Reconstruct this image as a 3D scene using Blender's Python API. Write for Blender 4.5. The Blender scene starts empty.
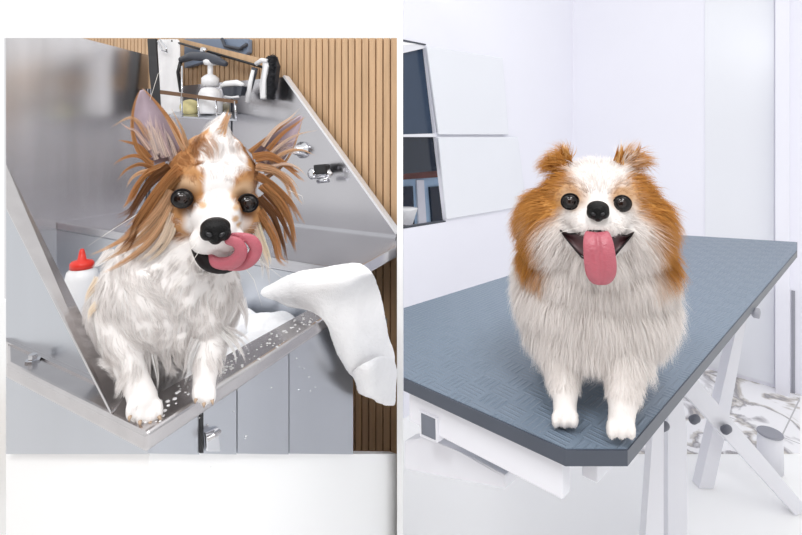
import bpy, bmesh, math, random
import numpy as np
from mathutils import Vector, Matrix

random.seed(7)
rng = np.random.default_rng(7)
SC = bpy.context.scene
COL = SC.collection

# ------------------------------------------------------------------ camera
F, CX, CY, CH = 460.0, 401.0, 140.0, 1.23          # focal length in px, principal point, eye height
cam_d = bpy.data.cameras.new('camera')
cam_d.sensor_width = 36.0
cam_d.lens = F / 802.0 * 36.0
cam_d.shift_y = -(267.5 - CY) / 802.0
cam_d.clip_start = 0.02
cam = bpy.data.objects.new('camera', cam_d)
cam.location = (0, 0, CH)
cam.rotation_euler = (math.radians(90), 0, 0)
COL.objects.link(cam)
SC.camera = cam

# ------------------------------------------------------------------ light
w = bpy.data.worlds.new('world'); SC.world = w
w.use_nodes = True
w.node_tree.nodes['Background'].inputs[0].default_value = (1.0, 1.0, 1.0, 1)
w.node_tree.nodes['Background'].inputs[1].default_value = 1.0

def area(name, loc, target, size, power, color=(1, 1, 1)):
    l = bpy.data.lights.new(name, 'AREA'); l.shape = 'RECTANGLE'
    l.size, l.size_y = size; l.energy = power; l.color = color
    o = bpy.data.objects.new(name, l); COL.objects.link(o)
    o.location = loc
    o.rotation_euler = (Vector(target) - Vector(loc)).to_track_quat('-Z', 'Y').to_euler()
    return o
area('ceiling_lamp_right', (0.9, 0.7, 2.6), (0.6, 1.0, 0.8), (1.2, 1.0), 8)
area('ceiling_lamp_left', (-0.9, 0.5, 2.5), (-0.5, 0.9, 0.9), (0.8, 0.6), 3)
area('added_key_light_right', (0.15, -0.25, 2.25), (0.25, 0.6, 0.95), (0.3, 0.3), 8.0)  # unseen light added for the dry dog's catchlights and key light
area('added_key_light_left', (-0.55, -0.15, 2.2), (-0.33, 0.65, 0.95), (0.3, 0.3), 8.5)  # the same added light for the wet dog
SC.view_settings.view_transform = 'Standard'
SC.view_settings.look = 'None'
SC.view_settings.gamma = 1.0
SC.view_settings.use_curve_mapping = False
SC.view_settings.exposure = 0.04

# ------------------------------------------------------------------ helpers
def ray(px, py): return Vector(((px - CX) / F, 1.0, (CY - py) / F))
EYE = Vector((0, 0, CH))
def onz(px, py, z):
    r = ray(px, py); return EYE + r * ((z - CH) / r.z)
def onp(px, py, p0, n):
    r = ray(px, py); return EYE + r * ((Vector(p0) - EYE).dot(n) / r.dot(n))
def atY(px, py, Y): return EYE + ray(px, py) * Y

ORG = {}
def thing(name, label, cat, loc, group=None):
    o = bpy.data.objects.new(name, None); COL.objects.link(o)
    o.empty_display_size = 0.05
    o.location = loc; o['label'] = label; o['category'] = cat
    if group: o['group'] = group
    ORG[o] = Vector(loc)
    return o
def tag(o, label, cat, group=None):
    o['label'] = label; o['category'] = cat
    if group: o['group'] = group
    return o
def struct(o):
    o['kind'] = 'structure'; return o

def add_mesh(name, me, mat, parent=None):
    """me holds world coordinates"""
    n = len(me.vertices)
    co = np.empty(n * 3, np.float32); me.vertices.foreach_get('co', co); co = co.reshape(-1, 3)
    if parent is None:
        lo, hi = co.min(0), co.max(0)
        org = Vector(((lo[0] + hi[0]) / 2, (lo[1] + hi[1]) / 2, lo[2]))
    else:
        org = ORG[parent]
    co -= np.array(org, np.float32)
    me.vertices.foreach_set('co', co.ravel()); me.update()
    mats = mat if isinstance(mat, (list, tuple)) else [mat]
    if not len(me.materials):
        for m in mats: me.materials.append(m)
    o = bpy.data.objects.new(name, me); COL.objects.link(o)
    if parent is None: o.location = org
    else: o.parent = parent
    ORG[o] = org
    return o

def from_bm(name, bm, mat, parent=None, smooth=False, recalc=True):
    if recalc: bmesh.ops.recalc_face_normals(bm, faces=bm.faces)
    me = bpy.data.meshes.new(name); bm.to_mesh(me); bm.free()
    if smooth:
        for p in me.polygons: p.use_smooth = True
    return add_mesh(name, me, mat, parent)

def bevel(bm, w, seg=2):
    bmesh.ops.bevel(bm, geom=list(bm.edges), offset=w, segments=seg, affect='EDGES', profile=0.6, clamp_overlap=True)

def prism(bm, pts, ext):
    ext = Vector(ext)
    a = [bm.verts.new(Vector(p)) for p in pts]
    b = [bm.verts.new(Vector(p) + ext) for p in pts]
    n = len(pts)
    bm.faces.new(a); bm.faces.new(b[::-1])
    for i in range(n):
        bm.faces.new((a[i], b[i], b[(i + 1) % n], a[(i + 1) % n]))

def box8(bm, P):      # P: 4 bottom, 4 top
    v = [bm.verts.new(Vector(p)) for p in P]
    for f in ((0, 1, 2, 3), (7, 6, 5, 4), (0, 4, 5, 1), (1, 5, 6, 2), (2, 6, 7, 3), (3, 7, 4, 0)):
        bm.faces.new([v[i] for i in f])

def tube(bm, pts, r, seg=10, caps=True):
    pts = [Vector(p) for p in pts]; n = len(pts)
    rs = r if isinstance(r, (list, tuple)) else [r] * n
    rings = []
    up = Vector((0.13, 0.2, 0.97))
    for i, p in enumerate(pts):
        d = (pts[min(i + 1, n - 1)] - pts[max(i - 1, 0)]).normalized()
        s = d.cross(up)
        if s.length < 1e-3: s = d.cross(Vector((1, 0, 0)))
        s.normalize(); t = s.cross(d)
        rings.append([bm.verts.new(p + (s * math.cos(a) + t * math.sin(a)) * rs[i]) for a in [2 * math.pi * k / seg for k in range(seg)]])
    for i in range(n - 1):
        for k in range(seg):
            bm.faces.new((rings[i][k], rings[i][(k + 1) % seg], rings[i + 1][(k + 1) % seg], rings[i + 1][k]))
    if caps:
        bm.faces.new(rings[0][::-1]); bm.faces.new(rings[-1])

def lathe(bm, base, prof, seg=24, axis=None):
    base = Vector(base)
    q = Vector((0, 0, 1)).rotation_difference(Vector(axis).normalized()) if axis is not None else None
    rings = []
    for r, z in prof:
        ring = []
        for k in range(seg):
            a = 2 * math.pi * k / seg
            p = Vector((r * math.cos(a), r * math.sin(a), z))
            if q: p = q @ p
            ring.append(bm.verts.new(base + p))
        rings.append(ring)
    for i in range(len(rings) - 1):
        for k in range(seg):
            bm.faces.new((rings[i][k], rings[i][(k + 1) % seg], rings[i + 1][(k + 1) % seg], rings[i + 1][k]))
    bm.faces.new(rings[0][::-1]); bm.faces.new(rings[-1])

def grid_mesh(name, rows, mat, parent=None, thick=0.0, sub=2, smooth=True):
    """rows: equal-length lists of points -> smooth sheet with real thickness"""
    bm = bmesh.new()
    V = [[bm.verts.new(Vector(p)) for p in r] for r in rows]
    for i in range(len(V) - 1):
        for j in range(len(V[0]) - 1):
            bm.faces.new((V[i][j], V[i][j + 1], V[i + 1][j + 1], V[i + 1][j]))
    o = from_bm(name, bm, mat, parent, smooth)
    if thick:
        m = o.modifiers.new('thickness', 'SOLIDIFY'); m.thickness = thick; m.offset = 0
    if sub:
        m = o.modifiers.new('smooth', 'SUBSURF'); m.levels = sub; m.render_levels = sub
    return o

# ------------------------------------------------------------------ materials
def srgb(r, g, b):
    f = lambda c: (c / 255 / 12.92) if c / 255 <= 0.04045 else ((c / 255 + 0.055) / 1.055) ** 2.4
    return (f(r), f(g), f(b), 1)

def mat(name, color, rough=0.5, metal=0.0, var=0.0, scale=8.0, bump=0.0, bscale=200.0, stretch=None, **kw):
    m = bpy.data.materials.new(name); m.use_nodes = True
    nt = m.node_tree; N = nt.nodes; L = nt.links
    b = N['Principled BSDF']
    b.inputs['Base Color'].default_value = color
    b.inputs['Roughness'].default_value = rough
    b.inputs['Metallic'].default_value = metal
    for k, v in kw.items(): b.inputs[k.replace('_', ' ')].default_value = v
    tc = N.new('ShaderNodeTexCoord')
    mp = N.new('ShaderNodeMapping'); L.new(tc.outputs['Object'], mp.inputs[0])
    if stretch: mp.inputs['Scale'].default_value = stretch
    if var:
        nz = N.new('ShaderNodeTexNoise'); nz.inputs['Scale'].default_value = scale; nz.inputs['Detail'].default_value = 4
        L.new(mp.outputs[0], nz.inputs['Vector'])
        cr = N.new('ShaderNodeValToRGB')
        cr.color_ramp.elements[0].position = 0.3; cr.color_ramp.elements[1].position = 0.7
        cr.color_ramp.elements[0].color = [max(0, c * (1 - var)) for c in color[:3]] + [1]
        cr.color_ramp.elements[1].color = [min(1, c * (1 + var)) for c in color[:3]] + [1]
        L.new(nz.outputs[0], cr.inputs[0]); L.new(cr.outputs[0], b.inputs['Base Color'])
    if bump:
        nz = N.new('ShaderNodeTexNoise'); nz.inputs['Scale'].default_value = bscale; nz.inputs['Detail'].default_value = 3
        L.new(mp.outputs[0], nz.inputs['Vector'])
        bp = N.new('ShaderNodeBump'); bp.inputs['Strength'].default_value = bump; bp.inputs['Distance'].default_value = 0.002
        L.new(nz.outputs[0], bp.inputs['Height']); L.new(bp.outputs[0], b.inputs['Normal'])
    return m

def fur_mat(name, rough, spec=0.3, trans=0.4):
    m = bpy.data.materials.new(name); m.use_nodes = True
    nt = m.node_tree; N = nt.nodes; L = nt.links
    b = N['Principled BSDF']; b.inputs['Roughness'].default_value = rough
    b.inputs['Specular IOR Level'].default_value = spec
    a = N.new('ShaderNodeAttribute'); a.attribute_name = 'coat'
    L.new(a.outputs['Color'], b.inputs['Base Color'])
    tr = N.new('ShaderNodeBsdfTranslucent'); L.new(a.outputs['Color'], tr.inputs[0])
    mx = N.new('ShaderNodeMixShader'); mx.inputs[0].default_value = trans
    L.new(b.outputs[0], mx.inputs[1]); L.new(tr.outputs[0], mx.inputs[2])
    L.new(mx.outputs[0], N['Material Output'].inputs[0])
    return m

M = {}
M['steel'] = mat('brushed_steel', srgb(192, 195, 201), 0.28, 1.0, 0.05, 3.0, 0.05, 40, stretch=(1, 1, 0.15))
M['steel_wall'] = mat('splash_steel', srgb(190, 189, 193), 0.24, 1.0, 0.05, 5.0, 0.05, 30, stretch=(1, 1, 0.1))
M['steel_end'] = mat('end_wall_steel', srgb(222, 221, 224), 0.25, 1.0, 0.13, 9.0, 0.05, 30, stretch=(1, 1, 0.08))  # lightened steel copy; reflected vertical streaks painted into its colour
M['bright_edge'] = mat('bright_cut_edge', srgb(235, 235, 238), 0.5, 0.3)
M['steel_rim'] = mat('polished_rim_steel', srgb(196, 193, 194), 0.22, 1.0, 0.06, 20, 0.08, 60)
M['chrome'] = mat('chrome', srgb(215, 216, 220), 0.08, 1.0, 0.02, 8)
M['black'] = mat('black_plastic', srgb(26, 26, 29), 0.4, 0, 0.1, 30)
M['bristle'] = mat('black_bristle', srgb(35, 36, 42), 0.6, 0, 0.2, 60)
M['white_plastic'] = mat('white_plastic', srgb(238, 238, 240), 0.35, 0, 0.02, 10)
M['white_paint'] = mat('white_paint', srgb(226, 226, 232), 0.5, 0, 0.01, 3)
M['wall_white'] = mat('white_wall_paint', srgb(234, 234, 243), 0.6, 0, 0.01, 2)
M['panel_white'] = mat('white_gloss_panel', srgb(230, 232, 238), 0.25, 0, 0.01, 2)
M['floor_white'] = mat('white_floor', srgb(250, 250, 250), 0.7, 0, 0.005, 2)
M['base_white'] = mat('white_base', srgb(252, 252, 252), 0.6, 0, 0.005, 2)
M['wood'] = mat('oak_slat', srgb(202, 167, 130), 0.5, 0, 0.13, 14, 0.1, 60, stretch=(4, 4, 0.35))
M['wood_dark'] = mat('slat_backing', srgb(112, 84, 62), 0.7, 0, 0.1, 10)
M['red'] = mat('red_plastic', srgb(226, 52, 38), 0.35, 0, 0.04, 20)
M['grey_blue'] = mat('grey_blue_plastic', srgb(122, 136, 158), 0.4, 0, 0.05, 10)
M['dark_grey'] = mat('dark_grey_plastic', srgb(62, 66, 76), 0.4, 0, 0.05, 10)
M['sponge'] = mat('sponge', srgb(225, 214, 160), 0.9, 0, 0.15, 40, 0.6, 150)
M['towel'] = mat('white_terry', srgb(248, 247, 248), 0.95, 0, 0.02, 30, 0.9, 420)
M['foam'] = mat('soap_foam', srgb(248, 249, 252), 0.5, 0, 0.02, 20, 0.5, 160)
M['drop'] = mat('water_drop', (1, 1, 1, 1), 0.08, 0, 0.0, 5, Transmission_Weight=0.35, IOR=1.33)
M['navy'] = mat('navy_glass', srgb(46, 62, 84), 0.25, 0, 0.05, 4)
M['dark_glass'] = mat('dark_glass', srgb(28, 36, 50), 0.15, 0, 0.1, 6)
M['pale_blue'] = mat('pale_blue_paint', srgb(165, 192, 216), 0.5, 0, 0.05, 8)
M['redbrown'] = mat('red_brown_beam', srgb(98, 58, 52), 0.6, 0, 0.2, 20)
M['edge'] = mat('dark_edge_trim', srgb(66, 72, 84), 0.35, 0, 0.05, 20)
M['hole'] = mat('tube_inside', srgb(120, 124, 134), 0.5, 0.6, 0.05, 20)
M['knob_grey'] = mat('knob_grey', srgb(96, 98, 108), 0.4, 0, 0.05, 15)
M['grey'] = mat('grey_plastic', srgb(150, 151, 160), 0.5, 0, 0.05, 15)
M['eye'] = mat('dark_eye', srgb(14, 9, 8), 0.05, 0, 0.2, 60, Specular_IOR_Level=0.32)
M['iris'] = mat('brown_iris', srgb(30, 16, 11), 0.05, 0, 0.3, 90)
M['nose'] = mat('black_nose', srgb(10, 9, 10), 0.4, 0, 0.2, 60, 0.7, 500, Specular_IOR_Level=0.2)
M['mouth'] = mat('dark_mouth', srgb(62, 30, 34), 0.4, 0, 0.2, 40)
M['lip'] = mat('black_lip', srgb(22, 17, 18), 0.4, 0, 0.2, 40, Specular_IOR_Level=0.2)
M['tongue'] = mat('pink_tongue', srgb(172, 88, 100), 0.33, 0, 0.08, 40, 0.5, 300)
M['tongue_r'] = mat('rose_tongue', srgb(198, 112, 124), 0.4, 0, 0.08, 40, 0.5, 300)
M['claw_pale'] = mat('pale_claw', srgb(196, 180, 168), 0.35, 0, 0.1, 60)
M['claw'] = mat('claw_horn', srgb(176, 152, 130), 0.35, 0, 0.15, 60)
M['ear_skin'] = mat('ear_skin', srgb(164, 148, 158), 0.55, 0, 0.1, 40)
M['whisker'] = mat('whisker', srgb(240, 235, 228), 0.4, 0, 0.02, 10)
M['skin'] = fur_mat('under_coat', 0.5, 0.25, 0.15)
M['fur_dry'] = fur_mat('dry_fur', 0.55, 0.2)
M['fur_wet'] = fur_mat('wet_fur', 0.36, 0.3, 0.5)

def rubber_mat(ang, c=0.036):
    m = bpy.data.materials.new('blue_grey_rubber'); m.use_nodes = True
    nt = m.node_tree; N = nt.nodes; L = nt.links; b = N['Principled BSDF']
    b.inputs['Base Color'].default_value = srgb(110, 124, 140); b.inputs['Roughness'].default_value = 0.38
    b.inputs['Specular IOR Level'].default_value = 0.5
    tc = N.new('ShaderNodeTexCoord'); mp = N.new('ShaderNodeMapping')
    mp.inputs['Rotation'].default_value = (0, 0, ang); mp.inputs['Scale'].default_value = (1 / c,) * 3
    L.new(tc.outputs['Object'], mp.inputs[0])
    sp = N.new('ShaderNodeSeparateXYZ'); L.new(mp.outputs[0], sp.inputs[0])
    def mth(op, a, bb=None):
        n = N.new('ShaderNodeMath'); n.operation = op
        for i, x in enumerate((a, bb)):
            if x is None: continue
            if isinstance(x, (int, float)): n.inputs[i].default_value = x
            else: L.new(x, n.inputs[i])
        return n.outputs[0]
    x, y = sp.outputs[0], sp.outputs[1]
    ck = mth('FLOORED_MODULO', mth('ADD', mth('FLOOR', x), mth('FLOOR', y)), 2.0)
    fx, fy = mth('FRACT', x), mth('FRACT', y)
    along = mth('ADD', mth('MULTIPLY', fx, ck), mth('MULTIPLY', fy, mth('SUBTRACT', 1.0, ck)))
    acr = mth('ADD', mth('MULTIPLY', fy, ck), mth('MULTIPLY', fx, mth('SUBTRACT', 1.0, ck)))
    bars = mth('SINE', mth('MULTIPLY', acr, 2 * math.pi * 4))
    bars = mth('MAXIMUM', bars, 0.0)
    win = mth('GREATER_THAN', mth('SUBTRACT', 0.42, mth('ABSOLUTE', mth('SUBTRACT', along, 0.5))), 0.0)
    h = mth('MULTIPLY', bars, win)
    bp = N.new('ShaderNodeBump'); bp.inputs['Strength'].default_value = 0.55; bp.inputs['Distance'].default_value = 0.0016
    L.new(h, bp.inputs['Height']); L.new(bp.outputs[0], b.inputs['Normal'])
    return m

def marble_mat():
    m = bpy.data.materials.new('white_marble'); m.use_nodes = True
    nt = m.node_tree; N = nt.nodes; L = nt.links; b = N['Principled BSDF']
    b.inputs['Roughness'].default_value = 0.3
    tc = N.new('ShaderNodeTexCoord')
    nz = N.new('ShaderNodeTexNoise'); nz.inputs['Scale'].default_value = 3.5; nz.inputs['Detail'].default_value = 8
    nz.inputs['Distortion'].default_value = 1.4
    L.new(tc.outputs['Object'], nz.inputs['Vector'])
    cr = N.new('ShaderNodeValToRGB'); e = cr.color_ramp.elements
    e[0].position = 0.43; e[0].color = srgb(246, 245, 247)
    e[1].position = 0.57; e[1].color = srgb(246, 245, 247)
    a = e.new(0.49); a.color = srgb(150, 146, 150)
    a = e.new(0.515); a.color = srgb(196, 190, 184)
    L.new(nz.outputs[0], cr.inputs[0])
    br = N.new('ShaderNodeTexBrick'); br.offset = 0.0
    br.inputs['Scale'].default_value = 2.2; br.inputs['Mortar Size'].default_value = 0.006
    br.inputs['Brick Width'].default_value = 1.0; br.inputs['Row Height'].default_value = 1.0
    br.inputs['Mortar'].default_value = srgb(190, 188, 190)
    mp = N.new('ShaderNodeMapping'); mp.inputs['Rotation'].default_value = (0, 0, 0.85)
    L.new(tc.outputs['Object'], mp.inputs[0]); L.new(mp.outputs[0], br.inputs['Vector'])
    L.new(cr.outputs[0], br.inputs['Color1']); L.new(cr.outputs[0], br.inputs['Color2'])
    L.new(br.outputs[0], b.inputs['Base Color'])
    return m
M['marble'] = marble_mat()

# ------------------------------------------------------------------ the setting
bm = bmesh.new(); prism(bm, [(-3, -1.5, -0.05), (4, -1.5, -0.05), (4, 4, -0.05), (-3, 4, -0.05)], (0, 0, 0.05))
struct(from_bm('floor', bm, M['floor_white']))

# tub axes
O = onz(146, 433, 0.85)
UU = Vector((199, F, 0)).normalized()
VV = (onz(6, 363, 0.85) - O); L1 = VV.length; VV.normalize()
nU = Vector((VV.y, -VV.x, 0)); nU = nU if nU.dot(UU) > 0 else -nU      # normal of u = const planes
nV = Vector((UU.y, -UU.x, 0)); nV = nV if nV.dot(VV) > 0 else -nV
def T(u, v, z): p = O + UU * u + VV * v; return Vector((p.x, p.y, z))
def uv_of(p):
    d = Vector((p.x - O.x, p.y - O.y))
    det = UU.x * VV.y - UU.y * VV.x
    return ((d.x * VV.y - d.y * VV.x) / det, (UU.x * d.y - UU.y * d.x) / det)
def tU(px, py, u): return onp(px, py, T(u, 0, 0), nU)
def tV(px, py, v): return onp(px, py, T(0, v, 0), nV)
ZD = 0.92
U1 = uv_of(onz(397, 237, ZD))[0]
pc = tU(148, 55, U1); V1 = uv_of(pc)[1]
UE = uv_of(tV(356, 454, 0))[0]

# slatted wall behind the tub
US = U1 + 0.045
ZB = .12
vmin = uv_of(tU(397, 200, US))[1]; vmax = uv_of(tU(70, 200, US))[1]
bm = bmesh.new()
def slat_top(v): return tU(CX + F * T(US, v, 0).x / T(US, v, 0).y, 38, US).z
pitch = 0.0285; v = vmin; i = 0
while v < vmax:
    va, vb = v, v + pitch * 0.8
    nb = len(bm.faces)
    box8(bm, [T(US, va, ZB), T(US, vb, ZB), T(US + .014, vb, ZB), T(US + .014, va, ZB),
              T(US, va, slat_top(va)), T(US, vb, slat_top(vb)), T(US + .014, vb, slat_top(vb)), T(US + .014, va, slat_top(va))])
    v += pitch
nf = len(bm.faces)
box8(bm, [T(US + .014, vmin, ZB), T(US + .014, vmax, ZB), T(US + .03, vmax, ZB), T(US + .03, vmin, ZB),
          T(US + .014, vmin, slat_top(vmin) - .004), T(US + .014, vmax, slat_top(vmax) - .004), T(US + .03, vmax, slat_top(vmax) - .004), T(US + .03, vmin, slat_top(vmin) - .004)])
bm.faces.ensure_lookup_table()
for f in bm.faces[nf:]: f.material_index = 1
struct(from_bm('wall_back', bm, [M['wood'], M['wood_dark']]))
bm = bmesh.new()
box8(bm, [T(US - .004, vmin, 0), T(US - .004, vmax, 0), T(US + .03, vmax, 0), T(US + .03, vmin, 0),
          T(US - .004, vmin, ZB), T(US - .004, vmax, ZB), T(US + .03, vmax, ZB), T(US + .03, vmin, ZB)])
struct(from_bm('baseboard_back', bm, M['base_white']))
# thin divider between the two rooms
bm = bmesh.new(); yd = 1.3
box8(bm, [(-4 / F * yd, yd, 0), (2 / F * yd, yd, 0), (2 / F * yd, 2.9, 0), (-4 / F * yd, 2.9, 0),
          (-4 / F * yd, yd, 1.95), (2 / F * yd, yd, 1.95), (2 / F * yd, 2.9, 1.95), (-4 / F * yd, 2.9, 1.95)])
struct(from_bm('wall_divider', bm, M['base_white']))

# unseen wall added behind the camera to darken the steel's reflections
bm = bmesh.new()
box8(bm, [(-2.8, -1.75, 0), (-.25, -1.75, 0), (-.25, -1.7, 0), (-2.8, -1.7, 0), (-2.8, -1.75, 2.3), (-.25, -1.75, 2.3), (-.25, -1.7, 2.3), (-2.8, -1.7, 2.3)])
struct(from_bm('light_blocking_wall', bm, M['wood_dark']))

# right room walls
wr0 = onz(730, 376, 0); wrd = Vector((-519, F, 0)).normalized(); nR = Vector((wrd.y, -wrd.x, 0))
corner = onp(573, 200, wr0, nR); corner.z = 0
wld = Vector((-552, -F, 0)).normalized(); nL = Vector((wld.y, -wld.x, 0))
if nL.dot(corner) > 0: pass
def wl(px, py, off=0.0):                       # point on the left wall, off = towards the room
    n = nL if nL.dot(EYE - corner) > 0 else -nL
    return onp(px, py, corner + n * off, nL)
def wr(px, py, off=0.0):
    n = nR if nR.dot(EYE - corner) > 0 else -nR
    return onp(px, py, corner + n * off, nR)
nLb = (nL if nL.dot(EYE - corner) < 0 else -nL) * 0.02      # away from the room
nRb = (nR if nR.dot(EYE - corner) < 0 else -nR) * 0.06
HW = 2.5
bm = bmesh.new()
lend = wl(403.5, 200); lend.z = 0
def zz(p, z): return Vector((p.x, p.y, z))
ja, jb = wl(425, 44), wl(446, 222)
la, lb = wl(403.5, 41), wl(403.5, 229)
prism(bm, [zz(lend, HW), la, ja, wl(503, 57), zz(wl(573, 57), HW)], nLb)          # above the window
prism(bm, [zz(lend, 0), lb, jb, zz(wl(573, 300), 0)], nLb)                          # below
prism(bm, [ja, jb, zz(wl(573, 300), 0), zz(wl(573, 57), HW), wl(503, 57)], nLb)
struct(from_bm('wall_left', bm, M['wall_white']))
bm = bmesh.new()
re = wr(830, 200)
prism(bm, [zz(corner, 0), zz(re, 0), zz(re, HW), zz(corner, HW)], nRb)
struct(from_bm('wall_right', bm, M['wall_white']))
# marble tiles
bm = bmesh.new()
pts = [onz(560, 454, 0), onz(800, 454, 0), zz(wr(800, 300), 0), zz(wr(640, 300), 0)]
prism(bm, [p + Vector((0, 0, .0)) for p in pts], (0, 0, .004))
struct(from_bm('floor_marble', bm, M['marble']))
# door leaf and post on the right wall
bm = bmesh.new()
prism(bm, [zz(wr(705, 300, .0), .02), zz(wr(774, 300, .0), .02), zz(wr(774, 300, .0), 2.3), zz(wr(705, 300, .0), 2.3)], -nRb * .08)
d1 = struct(from_bm('door_1', bm, M['panel_white']))
bm = bmesh.new()
prism(bm, [zz(wr(776, 300), 0), zz(wr(790, 300), 0), zz(wr(790, 300), 2.4), zz(wr(776, 300), 2.4)], -nRb * 1.0)
struct(from_bm('trim_1', bm, M['wall_white']))
bm = bmesh.new()
prism(bm, [zz(wr(791.5, 300, .002), .0), zz(wr(795, 300, .002), .0), zz(wr(795, 300, .002), .5), zz(wr(791.5, 300, .002), .5)], -nRb * .05)
struct(from_bm('gap_shade_strip', bm, M['grey']))  # the gap's shade beside the post, painted as a grey strip

# window on the left wall
win = bpy.data.objects.new('window_1', None); COL.objects.link(win); win.location = lb; ORG[win] = Vector(lb); win['kind'] = 'structure'
q = 0.5
def strip(name, P, off, th, mt, par):
    b_ = bmesh.new(); prism(b_, [wl(x, y, off) for x, y in P], nLb.normalized() * th)
    return from_bm(name, b_, mt, par)
strip('upper_pane', [(403.6, 53), (428, 46), (439, 134), (403.6, 134.5)], -.021, .012, M['navy'], win)
strip('head_rail', [(403.6, 45), (424.6, 43.5), (425.5, 48), (403.6, 53)], -.002, .018, M['white_paint'], win)
strip('mullion', [(403.6, 134.4), (437, 133.4), (437.6, 137), (403.6, 137)], -.002, .018, M['white_paint'], win)
strip('top_line', [(403.6, 39.5), (426, 44.0), (426, 45.2), (403.6, 41.2)], .004, .006, M['dark_grey'], win)
strip('bottom_line', [(403.6, 226.5), (447, 220.5), (447, 222), (403.6, 228.5)], -.002, .02, M['dark_grey'], win)
strip('lower_pane', [(403.6, 137), (440, 137), (444, 170), (403.6, 174)], -.021, .012, M['dark_glass'], win)
# facade seen through the lower opening
fac = thing('building', 'pale blue building doorway seen through the lower part of the window', 'building', zz(wl(420, 230, -.35), 0.6))
def fst(name, P, off, th, mt): return strip(name, P, off, th, mt, fac)
fst('wall', [(398, 165), (455, 160), (456, 226), (398, 236)], -.36, .02, M['pale_blue'])
fst('lintel', [(398, 171), (455, 168), (455, 176), (398, 180)], -.34, .02, M['redbrown'])
fst('door_pane', [(401, 187), (413, 186), (415, 230), (401, 232)], -.345, .015, M['dark_glass'])
fst('door_pane', [(430, 187), (443, 186), (447, 224), (433, 226)], -.345, .015, M['dark_glass'])
fst('door_post', [(417, 180), (424, 180), (427, 229), (419, 230)], -.348, .012, M['white_paint'])
tb = wl(407, 224, -.15)
bm = bmesh.new(); lathe(bm, tb, [(.028, 0), (.05, .07), (.053, .075), (.05, .078)], 20)
tag(from_bm('bucket', bm, M['white_plastic'], smooth=True), 'pale bucket on the sill at the lower left of the window', 'bucket')
# white panels beside the window
for nm, P, lab in (('wall_panel', [(427, 46), (503, 58), (509, 134.6), (439, 134.6)], 'upper white glossy panel beside the navy window pane'),
                   ('wall_panel', [(438.5, 137), (518, 137), (527, 206), (447, 219.5)], 'lower and wider white glossy panel beside the pale blue doorway view')):
    b_ = bmesh.new(); prism(b_, [wl(x, y, .018) for x, y in P], nLb.normalized() * .014); bevel(b_, .003, 1)
    tag(from_bm(nm, b_, M['panel_white']), lab, 'panel', 'white panels on the wall')

# ------------------------------------------------------------------ dog wash tub
tub = thing('dog_wash_tub', 'stainless steel dog washing tub with tall splash walls and a white base', 'tub', T(.3, .3, 0))
ZR = .85
bm = bmesh.new()
R1, R2 = .055, .062
def TB(bm, u0, u1, v0, v1, z0, z1):
    box8(bm, [T(u0, v0, z0), T(u1, v0, z0), T(u1, v1, z0), T(u0, v1, z0), T(u0, v0, z1), T(u1, v0, z1), T(u1, v1, z1), T(u0, v1, z1)])
vl = lambda u, z=.85: uv_of(tU(6, 330, u))[1]            # where the tub's left end is, per depth
poly = [(0, 0), (.46, 0), (.46, R2), (R1, R2), (R1, vl(R1)), (0, L1)]
prism(bm, [T(u, v, ZR - .027) for u, v in poly], (0, 0, .027)); bevel(bm, .006, 3)
bm2 = bmesh.new()
rim = from_bm('rim', bm, M['steel_rim'], tub)
bm = bmesh.new()      # rolled step up from the low rim to the deck
prism(bm, [T(.455, .0, ZR - .03), T(.47, 0, ZR), T(.52, 0, ZD), T(.55, 0, ZD), T(.55, 0, ZR - .03)], VV * R2); bevel(bm, .006, 3)
from_bm('rim_step', bm, M['steel_rim'], tub)
uc = uv_of(tV(396.6, 246, 0))[0]
vt = uv_of(tU(396.6, 234, U1))[1]
bm = bmesh.new(); prism(bm, [T(u, v, ZD - .03) for u, v in ((.54, 0), (uc, 0), (U1, vt), (U1, V1), (.54, V1))], (0, 0, .03)); bevel(bm, .004, 2)
from_bm('deck', bm, M['steel_wall'], tub)
# panels
def zrow(u, v, row=454):
    p = T(u, v, 0); return CH - p.y * (row - CY) / F
bm = bmesh.new()
prism(bm, [T(.008, .008, ZR - .027), T(.008, vl(.008), ZR - .027), T(.008, vl(.008), zrow(.008, vl(.008))), T(.008, .008, zrow(.008, .008))], UU * .006)
from_bm('front_panel', bm, M['steel'], tub)
cuts = [.008, uv_of(tV(200, 430, .008))[0], uv_of(tV(237, 430, .008))[0], uv_of(tV(289, 430, .008))[0], UE]
for a, b in zip(cuts[:-1], cuts[1:]):
    bm = bmesh.new(); g = .0012
    prism(bm, [T(a + g, .008, ZR - .027), T(b - g, .008, ZR - .027), T(b - g, .008, zrow(b, .008)), T(a + g, .008, zrow(a, .008))], VV * .006)
    from_bm('side_panel', bm, M['steel'], tub)
bm = bmesh.new()
TB(bm, .016, .045, .016, vl(.016), 0, .82); TB(bm, .045, UE, .016, .045, 0, .82)
TB(bm, UE - .03, UE, .045, V1 * .9, 0, .66)
ux = uv_of(tV(396.8, 454, .016))[0]; za, zb_ = zrow(UE, .016), zrow(ux, .016)
box8(bm, [T(UE, .016, 0), T(ux, .016, 0), T(ux, .04, 0), T(UE, .04, 0), T(UE, .016, za), T(ux, .016, zb_), T(ux, .04, zb_), T(UE, .04, za)])
b0 = from_bm('base', bm, M['base_white'], tub); b0['label'] = 'white base below the steel panels'
# basin
bm = bmesh.new()
aL = uv_of(onp(7, 300, T(0, V1, 0), nV))[0]
prism(bm, [T(u, v, .66) for u, v in ((R1, R2), (U1 - .06, R2), (U1 - .06, V1), (aL, V1), (R1, vl(R1)))], (0, 0, .02))
TB(bm, R1 - .008, R1, R2, vl(R1 - .008), .68, ZR - .004); TB(bm, R1, .54, R2 - .008, R2, .68, ZR - .004)
TB(bm, .54, .548, R2, V1, .68, ZD - .03)
from_bm('basin', bm, M['steel'], tub)
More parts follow.
